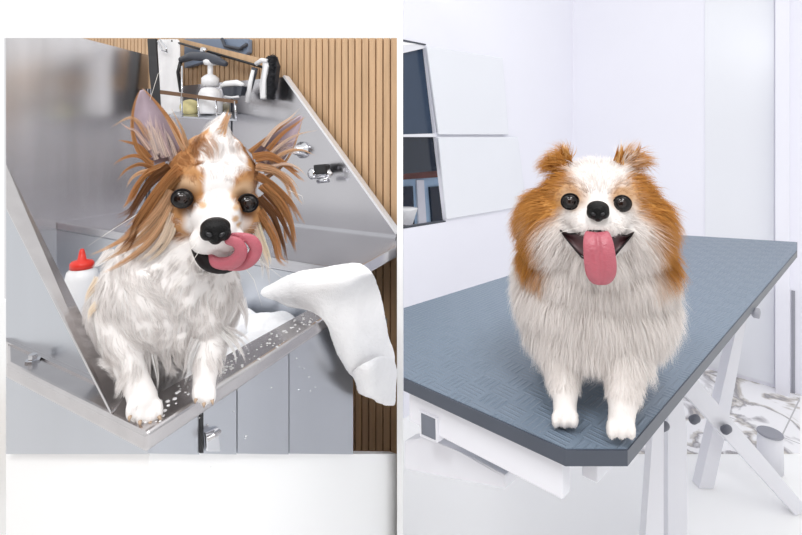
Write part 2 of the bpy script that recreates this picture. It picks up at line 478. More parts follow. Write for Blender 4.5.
# splash walls
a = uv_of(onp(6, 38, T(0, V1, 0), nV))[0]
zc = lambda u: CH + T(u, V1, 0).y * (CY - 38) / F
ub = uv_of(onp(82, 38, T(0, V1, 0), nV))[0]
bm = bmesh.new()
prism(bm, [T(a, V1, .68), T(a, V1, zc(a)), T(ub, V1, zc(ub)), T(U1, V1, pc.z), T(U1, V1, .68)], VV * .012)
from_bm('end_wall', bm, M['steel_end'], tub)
pk = tU(284, 77, U1); vk = uv_of(pk)[1]; zk = pk.z
pt = tU(396.6, 234, U1)
bm = bmesh.new()
back_poly = [T(U1, V1, ZD - .03), T(U1, V1, zk), T(U1, vk, zk), T(U1, vt, pt.z), T(U1, vt, ZD - .03)]
prism(bm, back_poly, UU * .012)
from_bm('back_wall', bm, M['steel_wall'], tub)
bm = bmesh.new()
d = (T(U1, vt, pt.z) - T(U1, vk, zk)).normalized(); nn = d.cross(nU).normalized()
if nn.z < 0: nn = -nn
prism(bm, [T(U1 - .008, vk, zk), T(U1 - .008, vt, pt.z), T(U1 - .008, vt, pt.z) + nn * .008, T(U1 - .008, vk, zk) + nn * .008], UU * .03)
from_bm('edge_flange', bm, M['bright_edge'], tub)
bm = bmesh.new(); TB(bm, U1 - .004, U1, vt, V1, ZD, ZD + .006)
from_bm('seam', bm, M['chrome'], tub)
bm = bmesh.new(); vs = uv_of(tU(232, 120, U1))[1]
TB(bm, U1 - .003, U1, vs, vs + .004, ZD, zk); from_bm('wall_joint', bm, M['dark_grey'], tub)
bm = bmesh.new(); TB(bm, U1 - .003, U1, V1 - .012, V1 - .006, ZD, zk); from_bm('wall_joint', bm, M['dark_grey'], tub)
# slanted guard at the front left
GA, GB, GC, GD = tU(112, 413, .002), tU(6, 205, .002), tU(6, 163, .04), tU(126, 403, .034)
bm = bmesh.new()
prism(bm, [GA, GD, GC, GB], (0, 0, -.008)); bevel(bm, .002, 2)
from_bm('guard_flange', bm, M['steel_rim'], tub)
ug = .044
bm = bmesh.new()
vb_ = uv_of(tU(118, 404, ug))[1]
prism(bm, [T(ug, vb_, ZR), T(ug, vl(ug), ZR), T(ug, vl(ug), tU(6, 186, ug).z), tU(107, 398, ug)], UU * .004)
from_bm('guard_panel', bm, M['steel'], tub)
bm = bmesh.new(); prism(bm, [T(.036, .17, ZR), T(.036, vl(.036), ZR), T(.044, vl(.044), ZR), T(.044, .17, ZR)], (0, 0, .003))
from_bm('guard_foot', bm, M['steel_rim'], tub)
bm = bmesh.new(); pb = onz(33, 361, ZR)
lathe(bm, pb, [(.012, 0), (.012, .003), (.007, .0035), (.0065, .012), (.003, .012)], 6)
from_bm('bolt', bm, M['chrome'], tub)
# latch on the side panel
bm = bmesh.new()
la_ = [tV(206, 433, .002), tV(219, 427, .002), tV(221, 452, .002), tV(207, 452, .002)]
prism(bm, la_, VV * .006); bevel(bm, .002, 2)
lt = from_bm('latch', bm, M['chrome'], tub)
bm = bmesh.new()
tube(bm, [tV(207, 439, -.004), tV(213, 436, -.009), tV(219, 432, -.004)], .004, 10)
from_bm('latch_hook', bm, M['steel_rim'], lt)
bm = bmesh.new(); prism(bm, [tV(200, 405, .006), tV(203.5, 402, .006), tV(203.5, 453, .006), tV(200, 453, .006)], VV * .004)
from_bm('door_gap', bm, M['black'], tub)

# soap foam inside the tub
def lumps(name, pts, mt, vox=.004, parent=None, smooth_it=6, taglab=None):
    b_ = bmesh.new()
    for c, r in pts:
        r = (r,) * 3 if isinstance(r, (int, float)) else r
        mtx = Matrix.Translation(c) @ Matrix.Diagonal((*r, 1))
        bmesh.ops.create_icosphere(b_, subdivisions=2, radius=1, matrix=mtx)
    me = bpy.data.meshes.new(name); b_.to_mesh(me); b_.free()
    tmp = bpy.data.objects.new('tmp', me); COL.objects.link(tmp)
    m = tmp.modifiers.new('r', 'REMESH'); m.mode = 'VOXEL'; m.voxel_size = vox
    m = tmp.modifiers.new('s', 'SMOOTH'); m.iterations = smooth_it; m.factor = .5
    dg = bpy.context.evaluated_depsgraph_get()
    me2 = bpy.data.meshes.new_from_object(tmp.evaluated_get(dg)); me2.name = name
    bpy.data.objects.remove(tmp); bpy.data.meshes.remove(me)
    for p in me2.polygons: p.use_smooth = True
    me2.materials.clear()
    return me2
fp = []
for i in range(70):
    u, v = random.uniform(.1, .5), random.uniform(.1, .45)
    fp.append((T(u, v, .765 + random.uniform(-.01, .012)), (random.uniform(.03, .05), random.uniform(.03, .05), .03)))
for i in range(26):
    px, py = random.uniform(238, 305), random.uniform(276, 330)
    p = onz(px, py, .79); u, v = uv_of(p)
    if .1 < u < .5 and v > .1: fp.append((p, (.03, .03, .02)))
fo = add_mesh('soap_foam', lumps('soap_foam', fp, None, .006), M['foam'])
tag(fo, 'white soap foam and water filling the steel tub', 'foam'); fo['kind'] = 'stuff'

# water drops on the rim
bm = bmesh.new()
def drop(bm, p, r):
    bmesh.ops.create_icosphere(bm, subdivisions=2, radius=1, matrix=Matrix.Translation(p) @ Matrix.Diagonal((r, r, r * .5, 1)))
for i in range(150):
    if i < 100:
        u, v = random.uniform(.08, .44), abs(random.gauss(.03, .018))
    else:
        u, v = random.uniform(.005, .12), random.uniform(.005, .09)
    if v > .058: continue
    p = T(u, v, ZR); drop(bm, p, random.uniform(.0012, .0035))
for i in range(16):
    u = random.uniform(.02, .4); p = T(u, .007, random.uniform(.70, .82))
    drop(bm, p, random.uniform(.001, .002))
dr = from_bm('water_drops', bm, M['drop'], smooth=True)
tag(dr, 'white soapy water drops scattered over the steel rim beside the paws', 'water'); dr['kind'] = 'stuff'

# bottle with a red nozzle in the tub
bt = onz(82, 314, .68); Yb = bt.y
sc_ = Yb / F
bo = thing('bottle', 'white squeeze bottle with a red pointed nozzle standing in the tub', 'bottle', bt)
bm = bmesh.new(); lathe(bm, bt, [(13 * sc_, 0), (14.5 * sc_, 3 * sc_), (14.5 * sc_, 36 * sc_), (13 * sc_, 43 * sc_), (9.5 * sc_, 46 * sc_), (9.5 * sc_, 47.5 * sc_)], 28)
from_bm('bottle_body', bm, M['white_plastic'], bo, True)
bm = bmesh.new(); lathe(bm, bt, [(10.5 * sc_, 46 * sc_), (10.5 * sc_, 51 * sc_), (9 * sc_, 53 * sc_), (4 * sc_, 54.5 * sc_), (2.6 * sc_, 62 * sc_), (1.6 * sc_, 65 * sc_), (.8 * sc_, 65.3 * sc_)], 24)
nz_ = from_bm('nozzle_cap', bm, M['red'], bo, True); nz_['label'] = 'red nozzle cap'

# ---- things on and along the back wall
def bk(px, py, off): return tU(px, py, U1 - off)          # a point off metres in front of the back wall
kpx = pk.y / F
# rail
rail = thing('rail', 'brown and black sloping tool rail on the back wall above the tub', 'rail', bk(230, 60, .03))
bm = bmesh.new(); tube(bm, [bk(172, 41, .05), bk(200, 49, .045), bk(262, 67, .04)], .005, 8); from_bm('bar', bm, M['black'], rail, True)
bm = bmesh.new(); prism(bm, [bk(180, 38.5, .03), bk(260, 58, .03), bk(260, 66, .03), bk(180, 45, .03)], UU * .01); from_bm('rail_board', bm, M['wood'], rail)
bm = bmesh.new(); lathe(bm, bk(206, 51, .055), [(.012, 0), (.012, .02), (.004, .022)], 16, -UU); from_bm('rail_knob', bm, M['chrome'], rail, True)
# grey-blue crate
bm = bmesh.new()
cr_ = thing('crate', 'grey blue plastic crate at the top of the back wall', 'crate', bk(215, 78, .1))
P = [(184, 38.5), (248, 38.5), (248, 52), (243, 57), (224, 51), (206, 61), (184, 68)]
prism(bm, [bk(x, y, -.015) for x, y in P], UU * .025); bevel(bm, .004, 2); from_bm('crate_body', bm, M['grey_blue'], cr_)
bm = bmesh.new(); tube(bm, [bk(222, 38.8, -.008), bk(225, 46, -.004), bk(240, 49, -.004), bk(247, 44, -.008)], .007, 8); from_bm('crate_handle', bm, M['dark_grey'], cr_, True)
# shower head (dark curved)
sh = thing('sprayer', 'dark grey curved sprayer hanging below the rail', 'sprayer', bk(200, 70, .08))
bm = bmesh.new(); tube(bm, [bk(181, 60, .07), bk(192, 56, .075), (bk(206, 57, .08)), bk(218, 61, .08), bk(226, 64, .08)], [.012, .017, .018, .016, .010], 14); from_bm('sprayer_head', bm, M['dark_grey'], sh, True)
bm = bmesh.new(); tube(bm, [bk(181, 60, .07), bk(178, 72, .07), bk(181, 92, .06)], .007, 10); from_bm('sprayer_handle', bm, M['black'], sh, True)
# strap and cloth
bm = bmesh.new(); prism(bm, [bk(147, 38.5, .02), bk(155.5, 38.5, .02), bk(157, 60, .02), bk(162, 112, .02), bk(153, 112, .02), bk(149, 70, .02)], UU * .012); bevel(bm, .003, 2)
tag(from_bm('strap', bm, M['black']), 'black strap hanging beside the white cloth on the back wall', 'strap')
cl = thing('cloth', 'white cloth hanging from a metal clip next to the black strap', 'cloth', bk(169, 116, .06))
grid_mesh('cloth_sheet', [[bk(x + math.sin(j * 1.3) * .4, y, .05 + .006 * math.sin(j * 1.6 + i)) for j, x in enumerate(np.linspace(157 + i * .9, 180 + i * .05, 7))] for i, y in enumerate(np.linspace(38.6, 115, 6))], M['towel'], cl, .006)
bm = bmesh.new(); tube(bm, [bk(158, 41, .07), bk(162, 50, .075), bk(167, 52, .075), bk(166, 47, .072), bk(160, 39.5, .07)], .004, 8); from_bm('clip', bm, M['chrome'], cl, True)
# wire shelf
shf = thing('shelf', 'small steel wire shelf with a wooden front on the back wall', 'shelf', bk(200, 120, .08))
bm = bmesh.new()
S0 = [bk(170, 117, .14), bk(236, 121, .14), bk(238, 114, .01), bk(176, 111, .01)]
prism(bm, S0, (0, 0, .006)); from_bm('shelf_tray', bm, M['steel'], shf)
bm = bmesh.new(); prism(bm, [bk(160, 90, .145), bk(236, 100, .145), bk(236, 103.5, .145), bk(160, 94, .145)], UU * .008); from_bm('front_strip', bm, M['wood_dark'], shf)
bm = bmesh.new()
for a_, b_ in (((182, 66), (182, 117)), ((198, 98), (199, 118)), ((216, 100), (217, 119)), ((235, 101), (236, 120))):
    bm = bmesh.new(); tube(bm, [bk(*a_, .142), bk(*b_, .142)], .0035, 8); from_bm('wire', bm, M['chrome'], shf, True)
def on_shelf(px, frac):
    t = (px - 170) / 66
    a_ = S0[0].lerp(S0[1], t); b_ = S0[3].lerp(S0[2], t); p = a_.lerp(b_, frac); p.z += .006
    return p
sp_b = on_shelf(189, .45); sp_b.z = S0[0].z + .012
bm = bmesh.new(); bmesh.ops.create_icosphere(bm, subdivisions=3, radius=1, matrix=Matrix.Translation(sp_b + Vector((0, 0, .028))) @ Matrix.Diagonal((.04, .03, .032, 1)))
tag(from_bm('sponge', bm, M['sponge'], smooth=True), 'round yellow sponge on the wire shelf', 'sponge')
# pump bottle
pbs = on_shelf(210, .5); k = pbs.y / F
pu = thing('pump_bottle', 'white pump bottle standing on the wire shelf', 'bottle', pbs)
bm = bmesh.new(); lathe(bm, pbs, [(11 * k, 0), (11.5 * k, 2 * k), (11.5 * k, 20 * k), (9 * k, 25 * k), (4.5 * k, 27 * k), (4.5 * k, 28 * k)], 24); from_bm('bottle_body', bm, M['white_plastic'], pu, True)
bm = bmesh.new(); lathe(bm, pbs, [(8.5 * k, 28 * k), (8.5 * k, 36 * k), (5 * k, 39 * k), (2.6 * k, 40 * k), (2.6 * k, 49 * k), (6 * k, 49.5 * k), (7 * k, 53 * k), (4 * k, 55.5 * k)], 20); ph = from_bm('pump', bm, M['white_plastic'], pu, True)
bm = bmesh.new(); tube(bm, [pbs + Vector((0, 0, 51 * k)), pbs + Vector((8 * k, -2 * k, 53 * k)), pbs + Vector((13 * k, -3 * k, 50 * k))], [3.4 * k, 2.8 * k, 1.8 * k], 10); from_bm('spout', bm, M['white_plastic'], ph, True)
# brushes hanging at the rail
def bristles(bm, px0, py0, px1, py1, wpx, off, n=130):
    for i in range(n):
        t = random.random(); c = bk(px0 + (px1 - px0) * t, py0 + (py1 - py0) * t, off)
        side = (bk(px0 + 10, py0, off) - bk(px0, py0, off)).normalized()
        dv = (side + Vector((random.uniform(-.25, .25), random.uniform(-.3, .3), random.uniform(-.35, .35)))).normalized()
        tube(bm, [c, c + dv * wpx * pk.y / F * random.uniform(.85, 1.05)], [.0022, .0012], 4)
br = thing('brush', 'black scrubbing brush with a white handle hanging from the rail end', 'brush', bk(265, 102, .07), 'grooming brushes on the back wall')
bm = bmesh.new(); prism(bm, [bk(x, y, .06) for x, y in ((262, 62), (266, 60), (268, 66), (265, 80), (265, 98), (260, 99), (259, 84), (263, 68))], UU * .025); bevel(bm, .003, 2); from_bm('brush_back', bm, M['white_plastic'], br, True)
bm = bmesh.new(); bristles(bm, 268, 56, 266, 98, 11, .05, 260)
prism(bm, [bk(x, y, .05) for x, y in ((266, 57), (274, 56), (277, 66), (274, 88), (268, 99), (264, 97))], UU * .02)
from_bm('bristles', bm, M['bristle'], br)
bm = bmesh.new(); tube(bm, [bk(256, 64, .06), bk(262, 60, .06), bk(267, 61, .06)], .008, 8); from_bm('brush_hook', bm, M['white_plastic'], br, True)
b2 = thing('brush', 'slim brush with a black and white handle hanging left of the scrubbing brush', 'brush', bk(250, 103, .07), 'grooming brushes on the back wall')
bm = bmesh.new(); tube(bm, [bk(255, 68, .06), bk(252, 80, .06), bk(249, 92, .06)], [.012, .011, .009], 10); from_bm('brush_handle', bm, M['dark_grey'], b2, True)
bm = bmesh.new(); tube(bm, [bk(253, 70, .073), bk(250, 84, .073), bk(247.5, 102, .07)], [.006, .008, .01], 10); from_bm('brush_stripe', bm, M['white_plastic'], b2, True)
b3 = thing('brush', 'small short brush with dark bristles and white back lying above the dog', 'brush', bk(232, 97, .1), 'grooming brushes on the back wall')
bm = bmesh.new(); tube(bm, [bk(221, 87, .09), bk(226, 84, .09), bk(237, 83, .09), bk(243, 85, .09)], [.008, .012, .012, .008], 12); from_bm('brush_back', bm, M['white_plastic'], b3, True)
bm = bmesh.new(); prism(bm, [bk(x, y, .095) for x, y in ((222, 87), (242, 86), (239, 95), (225, 96))], UU * .03)
for i in range(80):
    t = random.random(); tube(bm, [bk(222 + 20 * t, 87, .1), bk(224 + 16 * t, 96.5, .1)], .0018, 4)
from_bm('bristles', bm, M['dark_grey'], b3)
bm = bmesh.new(); tube(bm, [bk(225, 96.5, .1), bk(232, 97.5, .1), bk(239, 96.5, .1)], .004, 10); from_bm('brush_rim', bm, M['white_plastic'], b3, True)
# taps
tp = thing('tap', 'chrome mixer tap with a black handle on the steel back wall', 'tap', bk(320, 182, .04))
bm = bmesh.new(); lathe(bm, bk(321, 173, 0), [(.026, 0), (.026, .006), (.019, .008), (.019, .05), (.012, .055)], 20, -nU); from_bm('tap_body', bm, M['chrome'], tp, True)
bm = bmesh.new(); prism(bm, [bk(x, y, .06) for x, y in ((313, 165), (325, 164), (327, 174), (314, 175))], UU * .03); bevel(bm, .005, 2); from_bm('tap_handle', bm, M['black'], tp)
bm = bmesh.new(); tube(bm, [bk(326, 168, .035), bk(330, 174, .05), bk(328, 180, .055), bk(318, 181, .055)], .009, 10); from_bm('tap_spout', bm, M['chrome'], tp, True)
bm = bmesh.new(); lathe(bm, bk(303, 150, 0), [(.03, 0), (.03, .008), (.02, .012), (.017, .04), (.01, .044)], 20, -nU)
tag(from_bm('valve', bm, M['chrome'], smooth=True), 'round chrome valve knob above and left of the black handled tap', 'valve')

# ---- towel hanging over the tub edge
tw = thing('towel', 'white terry towel draped over the right rim of the steel tub', 'towel', T(.6, .0, .62))
def hv(px, py, off): return tV(px, py, -off)
def dz(px, py, z): return onz(px, py, z)
rows = [
    [dz(262, 288, .87), dz(280, 279, .90), dz(302, 272, .935), dz(328, 266, .95), dz(345, 263, .955), dz(357, 262, .95)],
    [dz(258, 294, .865), dz(282, 286, .90), dz(305, 280, .935), dz(332, 273, .95), dz(352, 268, .95), dz(369, 267, .945)],
    [dz(264, 299, .86), dz(286, 294, .89), dz(309, 289, .925), dz(338, 284, .945), dz(360, 278, .94), dz(376, 276, .935)],
    [dz(275, 302, .86), dz(292, 298, .88), hv(314, 300, .01), hv(342, 298, .03), hv(365, 294, .03), hv(380, 290, .02)],
    [hv(319, 310, .006), hv(322, 312, .012), hv(328, 318, .02), hv(348, 320, .035), hv(369, 318, .035), hv(383, 310, .02)],
    [hv(326, 325, .008), hv(330, 328, .014), hv(338, 334, .025), hv(356, 338, .04), hv(373, 336, .035), hv(387, 328, .02)],
    [hv(334, 341, .008), hv(339, 345, .015), hv(347, 350, .028), hv(362, 354, .045), hv(378, 352, .03), hv(391, 344, .02)],
    [hv(343, 358, .008), hv(348, 364, .02), hv(355, 366, .035), hv(368, 366, .05), hv(382, 362, .035), hv(395, 356, .02)],
    [hv(350, 373, .01), hv(354, 379, .025), hv(361, 378, .04), hv(371, 374, .055), hv(381, 367, .05), hv(396, 366, .02)],
]
tws = grid_mesh('towel_sheet', rows, M['towel'], tw, .012, 4)
rows = [
    [hv(351, 372, .03), hv(362, 364, .06), hv(372, 360, .07), hv(381, 354, .065), hv(390, 358, .04), hv(396, 362, .02)],
    [hv(353, 378, .03), hv(362, 374, .06), hv(371, 370, .075), hv(379, 366, .07), hv(388, 372, .045), hv(396.5, 378, .02)],
    [hv(356, 384, .025), hv(363, 382, .05), hv(370, 380, .06), hv(377, 378, .06), hv(386, 382, .04), hv(396.5, 386, .02)],
    [hv(357, 390, .02), hv(364, 393, .04), hv(372, 395, .05), hv(379, 397, .05), hv(387, 397, .035), hv(396, 396, .018)],
    [hv(359, 391, .015), hv(367, 397, .03), hv(375, 401, .035), hv(382, 404, .035), hv(389, 406, .025), hv(395, 407, .015)],
]
twf = grid_mesh('towel_fold', rows, M['towel'], tw, .012, 4)
for o_ in (tws, twf):
    for nm_, sz_, st_ in (('towel_folds', .09, .011), ('towel_pile', .006, .0022)):
        tx = bpy.data.textures.new(nm_, 'CLOUDS'); tx.noise_scale = sz_; tx.noise_depth = 1
        m_ = o_.modifiers.new(nm_, 'DISPLACE'); m_.texture = tx; m_.strength = st_; m_.mid_level = .5

# ------------------------------------------------------------------ grooming table
ZT = .85
gt = thing('grooming_table', 'white framed grooming table with a blue grey ribbed rubber top', 'table', zz(onz(560, 330, ZT), 0))
TP = [(403.6, 308), (646, 233), (797, 242), (797, 250), (627, 448.5), (566, 448.5), (403.6, 377)]
tpts = [onz(x, y, ZT) for x, y in TP]
e1 = (tpts[6] - tpts[5]).normalized(); e2 = (tpts[3] - tpts[4]).normalized()
M['rubber'] = rubber_mat(-math.atan2(e2.y, e2.x))
bm = bmesh.new(); prism(bm, [p - Vector((0, 0, .018)) for p in tpts], (0, 0, .018))
from_bm('tabletop', bm, M['rubber'], gt)
bm = bmesh.new()
cen = sum(tpts, Vector()) / 7
outer = [onz(x, y, ZT) for x, y in ((403.6, 378.2), (565.5, 450), (627.6, 450), (797.3, 251.2), (797.3, 242))]
inner = [tpts[6], tpts[5], tpts[4], tpts[3], tpts[2]]
for z0, z1 in ((ZT - .02, ZT - .0008),):
    A = [bm.verts.new(zz(p, z0)) for p in outer]; B = [bm.verts.new(zz(p, z1)) for p in outer]
    C = [bm.verts.new(zz(p, z0)) for p in inner]; D = [bm.verts.new(zz(p, z1)) for p in inner]
    for i in range(4):
        bm.faces.new((A[i], A[i + 1], B[i + 1], B[i])); bm.faces.new((B[i], B[i + 1], D[i + 1], D[i]))
        bm.faces.new((C[i], C[i + 1], A[i + 1], A[i])); bm.faces.new((D[i], D[i + 1], C[i + 1], C[i]))
    for i in (0, 4): bm.faces.new((A[i], B[i], D[i], C[i]))
from_bm('edge_trim', bm, M['edge'], gt)
# frame under the front edge
inn = (e2 * 1.0)
def fr(px, py, off):        # plane parallel to the front edge, off metres behind it
    n = Vector((e1.y, -e1.x, 0)); n = n if n.dot(e2) > 0 else -n
    return onp(px, py, tpts[6] + n * off, n)
def obox(bm, p, a, b_, ha, hb, z0, z1):
    box8(bm, [zz(p, z0), zz(p + a * ha, z0), zz(p + a * ha + b_ * hb, z0), zz(p + b_ * hb, z0), zz(p, z1), zz(p + a * ha, z1), zz(p + a * ha + b_ * hb, z1), zz(p + b_ * hb, z1)])
bm = bmesh.new()
p0 = tpts[6] + e2 * .012; ln = (tpts[5] - tpts[6]).length
obox(bm, p0, -e1, e2, ln - .01, .02, ZT - .075, ZT - .02); bevel(bm, .002, 2)
from_bm('front_rail', bm, M['white_paint'], gt)
bm = bmesh.new()
p0 = tpts[4] - e1 * 0 + e1 * .012
obox(bm, tpts[4] + e1 * .035, e2, e1, 1.1, .02, ZT - .06, ZT - .02); bevel(bm, .002, 2)
from_bm('side_rail', bm, M['white_paint'], gt)
# hollow square tube end below the front rail
bm = bmesh.new()
P = [(419, 411), (437, 419), (437, 443), (420, 436)]
prism(bm, [fr(x, y, .008) for x, y in P], e2 * .3); from_bm('cross_tube', bm, M['white_paint'], gt)
bm = bmesh.new()
P = [(421, 413.5), (434.5, 419.5), (435, 440), (421.5, 434)]
prism(bm, [fr(x, y, .0065) for x, y in P], e2 * .004); from_bm('tube_opening', bm, M['hole'], gt)
bm = bmesh.new()
lowf = [fr(403.6, 441, .05), fr(425, 437, .05), fr(460, 452, .05), fr(505, 475, .05), fr(505, 490, .05), fr(403.6, 470, .05)]
prism(bm, lowf, e2 * .03); bevel(bm, .004, 2)
from_bm('lift_arm', bm, M['white_paint'], gt)
# scissor legs on the right side, standing on the floor
def legbar(name, P, Y, th, mt=None, bev=.003):
    b_ = bmesh.new(); prism(b_, [atY(x, y, Y) for x, y in P], (0, th, 0)); bevel(b_, bev, 2)
    return from_bm(name, b_, mt or M['white_paint'], gt)
legbar('leg', [(752, 254), (763, 254), (747, 318), (728, 424), (714, 489), (699, 489), (736, 331)], 1.62, .04)
legbar('leg', [(670, 278), (680, 278), (682, 392), (687, 430), (688, 558), (668, 558), (668, 404)], 1.35, .05)
legbar('leg_brace', [(660, 368), (676, 355), (708, 392), (775, 470), (809, 510), (796, 516), (760, 476)], 1.50, .04)
legbar('leg', [(652, 294), (662, 294), (664, 412), (664, 610), (640, 610), (653, 430)], 1.2, .03)
bm = bmesh.new(); bmk = lambda x, y, Y: atY(x, y, Y)
for x, y, Y in ((697, 418, 1.49), (728.5, 428, 1.49), (666, 425, 1.33)):
    b_ = bmesh.new(); lathe(b_, atY(x, y, Y), [(.011, 0), (.013, .006), (.013, .03), (.008, .036)], 18, (-.9, -.6, .1)); from_bm('knob', b_, M['knob_grey'], gt, True)
bm.free()
b_ = bmesh.new(); lathe(b_, onz(752, 312, ZT - .03), [(.008, 0), (.012, .004), (.012, .014)], 14, (.6, -.7, 0)); from_bm('edge_knob', b_, M['grey'], gt, True)
# small round stool on the floor
ps = onz(770, 470, 0.0); ks = ps.y / F
st = thing('foot_post', 'white round post with a flat grey top standing on the marble floor', 'post', ps)
bm = bmesh.new(); lathe(bm, ps, [(11 * ks, 0.004), (10.5 * ks, 30 * ks), (10 * ks, 36 * ks)], 28); from_bm('post_body', bm, M['white_paint'], st, True)
bm = bmesh.new(); lathe(bm, ps, [(10.5 * ks, 36 * ks), (11 * ks, 37 * ks), (10.5 * ks, 38 * ks)], 28); from_bm('post_top', bm, M['grey'], st)

# ------------------------------------------------------------------ dogs
class Stand:
    """local frame of a dog: origin between the front paws, facing direction n"""
    def __init__(self, base):
        self.b = Vector(base)
        n = Vector((-self.b.x, -self.b.y, 0)); self.dist = n.length; self.n = n.normalized()
        self.r = Vector((-self.n.y, self.n.x, 0)); self.u = Vector((0, 0, 1))
        if self.r.x < 0: self.r = -self.r
        px = CX + F * self.b.x / self.b.y; py = CY + F * (CH - self.b.z) / self.b.y
        self.s = (onp(px, py + 1, self.b, self.n) - onp(px, py, self.b, self.n)).length
        self.px0, self.py0 = px, py
    def D(self, x, y, c=0.0):
        return onp(x, y, self.b + self.n * (c * self.s), self.n)
    def row(self, c, h):
        """pixel row of a point h units above the standing surface, c in front of the origin"""
        p = self.b + self.n * (c * self.s); return CY + F * (CH - self.b.z - h * self.s) / p.y
    def sx(self, x, y, c):
        p = self.D(x, y, c)
        return (self.D(x + 1, y, c) - p).dot(self.r), -(self.D(x, y + 1, c) - p).z

class Blob:
    def __init__(self, fr): self.f = fr; self.bm = bmesh.new()
    def ball(self, x, y, c, rx, ry=None, rc=None, roll=0.0, sub=3):
        ry = rx if ry is None else ry; rc = rx if rc is None else rc
        f = self.f; p = f.D(x, y, c); ax, ay = f.sx(x, y, c)
        R = Matrix((f.r, f.u, f.n)).transposed().to_4x4()
        roll = -math.radians(roll)
        mtx = Matrix.Translation(p) @ R @ Matrix.Rotation(roll, 4, 'Z') @ Matrix.Diagonal((rx * ax, ry * ay, rc * f.s, 1))
        bmesh.ops.create_icosphere(self.bm, subdivisions=sub, radius=1, matrix=mtx)
    def chain(self, pts, flat=1.0, smooth=0):
        if smooth:
            q = np.array(pts, float); pm = np.vstack([2 * q[0] - q[1], q, 2 * q[-1] - q[-2]]); out = []
            for i in range(len(q) - 1):
                a, b, c, d = pm[i:i + 4]
                for k in range(smooth):
                    t = k / smooth
                    out.append(.5 * ((2 * b) + (c - a) * t + (2 * a - 5 * b + 4 * c - d) * t * t + (3 * b - a - 3 * c + d) * t ** 3))
            pts = [tuple(p) for p in out] + [tuple(q[-1])]
        for (a, b) in zip(pts[:-1], pts[1:]):
            d = math.dist(a[:3], b[:3]); n = max(2, int(d / (min(a[3], b[3]) * .35)))
            for i in range(n + 1):
                t = i / n
                q = [a[k] + (b[k] - a[k]) * t for k in range(4)]
                self.ball(q[0], q[1], q[2], q[3], q[3], q[3] * flat, sub=3)
    def mesh(self, name, vox, it=5):
        me = bpy.data.meshes.new(name); self.bm.to_mesh(me); self.bm.free()
        tmp = bpy.data.objects.new('tmp', me); COL.objects.link(tmp)
        m = tmp.modifiers.new('r', 'REMESH'); m.mode = 'VOXEL'; m.voxel_size = vox
        m = tmp.modifiers.new('s', 'SMOOTH'); m.iterations = it; m.factor = .5
        dg = bpy.context.evaluated_depsgraph_get()
        me2 = bpy.data.meshes.new_from_object(tmp.evaluated_get(dg)); me2.name = name
        bpy.data.objects.remove(tmp); bpy.data.meshes.remove(me)
        for p in me2.polygons: p.use_smooth = True
        me2.materials.clear()
        return me2

def vnoise(p, freq, seed=0):
    """cheap smooth noise in [-1,1] from sums of sines, p (N,3) metres"""
    r = np.random.default_rng(seed); out = np.zeros(len(p))
    for k in range(6):
        d = r.normal(size=3); d /= np.linalg.norm(d)
        out += np.sin(p @ d * freq * (0.7 + 0.6 * r.random()) + r.random() * 6.28)
    return out / 3.0

class Coat:
    """markings: coloured ellipsoids in the dog's own space, later ones on top"""
    def __init__(self, fr, base): self.f = fr; self.base = np.array(base[:3]); self.p = []
    def patch(self, x, y, c, rx, ry, rc, col, soft=.18, roll=0.0):
        f = self.f; ax, ay = f.sx(x, y, c)
        self.p.append((np.array(f.D(x, y, c)), (rx * ax, ry * ay, rc * f.s), np.array(col[:3]), soft, math.radians(roll)))
    def __call__(self, P):
        f = self.f
        out = np.repeat(self.base[None, :], len(P), 0)
        R = np.array([f.r, f.u, f.n])
        wob = vnoise(P, 260, 3) * .10
        for ctr, rad, col, soft, roll in self.p:
            q = (P - ctr) @ R.T
            x = q[:, 0] * math.cos(roll) - q[:, 1] * math.sin(roll)
            y = q[:, 0] * math.sin(roll) + q[:, 1] * math.cos(roll)
            d = np.sqrt((x / rad[0]) ** 2 + (y / rad[1]) ** 2 + (q[:, 2] / rad[2]) ** 2) + wob
            a = np.clip((1 + soft - d) / (2 * soft), 0, 1)[:, None]
            out = out * (1 - a) + col * a
        return out

def set_color(me, cols):
    a = me.color_attributes.new('coat', 'FLOAT_COLOR', 'POINT')
    c = np.ones((len(me.vertices), 4), np.float32); c[:, :3] = np.clip(cols, 0, 1)
    a.data.foreach_set('color', c.ravel())

def verts_of(me):
    co = np.empty(len(me.vertices) * 3, np.float32); me.vertices.foreach_get('co', co); return co.reshape(-1, 3).astype(float)

def sample(me, n):
    me.calc_loop_triangles()
    t = np.empty(len(me.loop_triangles) * 3, np.int32); me.loop_triangles.foreach_get('vertices', t); t = t.reshape(-1, 3)
    V = verts_of(me)
    nr = np.empty(len(me.vertices) * 3, np.float32); me.vertices.foreach_get('normal', nr); nr = nr.reshape(-1, 3)
    a, b, c = V[t[:, 0]], V[t[:, 1]], V[t[:, 2]]
    ar = np.linalg.norm(np.cross(b - a, c - a), axis=1); k = rng.choice(len(t), n, p=ar / ar.sum())
    u, v = rng.random(n), rng.random(n); sw = u + v > 1; u[sw], v[sw] = 1 - u[sw], 1 - v[sw]
    w_ = 1 - u - v
    P = a[k] * w_[:, None] + b[k] * u[:, None] + c[k] * v[:, None]
    Nn = nr[t[k, 0]] * w_[:, None] + nr[t[k, 1]] * u[:, None] + nr[t[k, 2]] * v[:, None]
    return P, unit(Nn)
def unit(v): return v / np.maximum(np.linalg.norm(v, axis=1, keepdims=True), 1e-9)

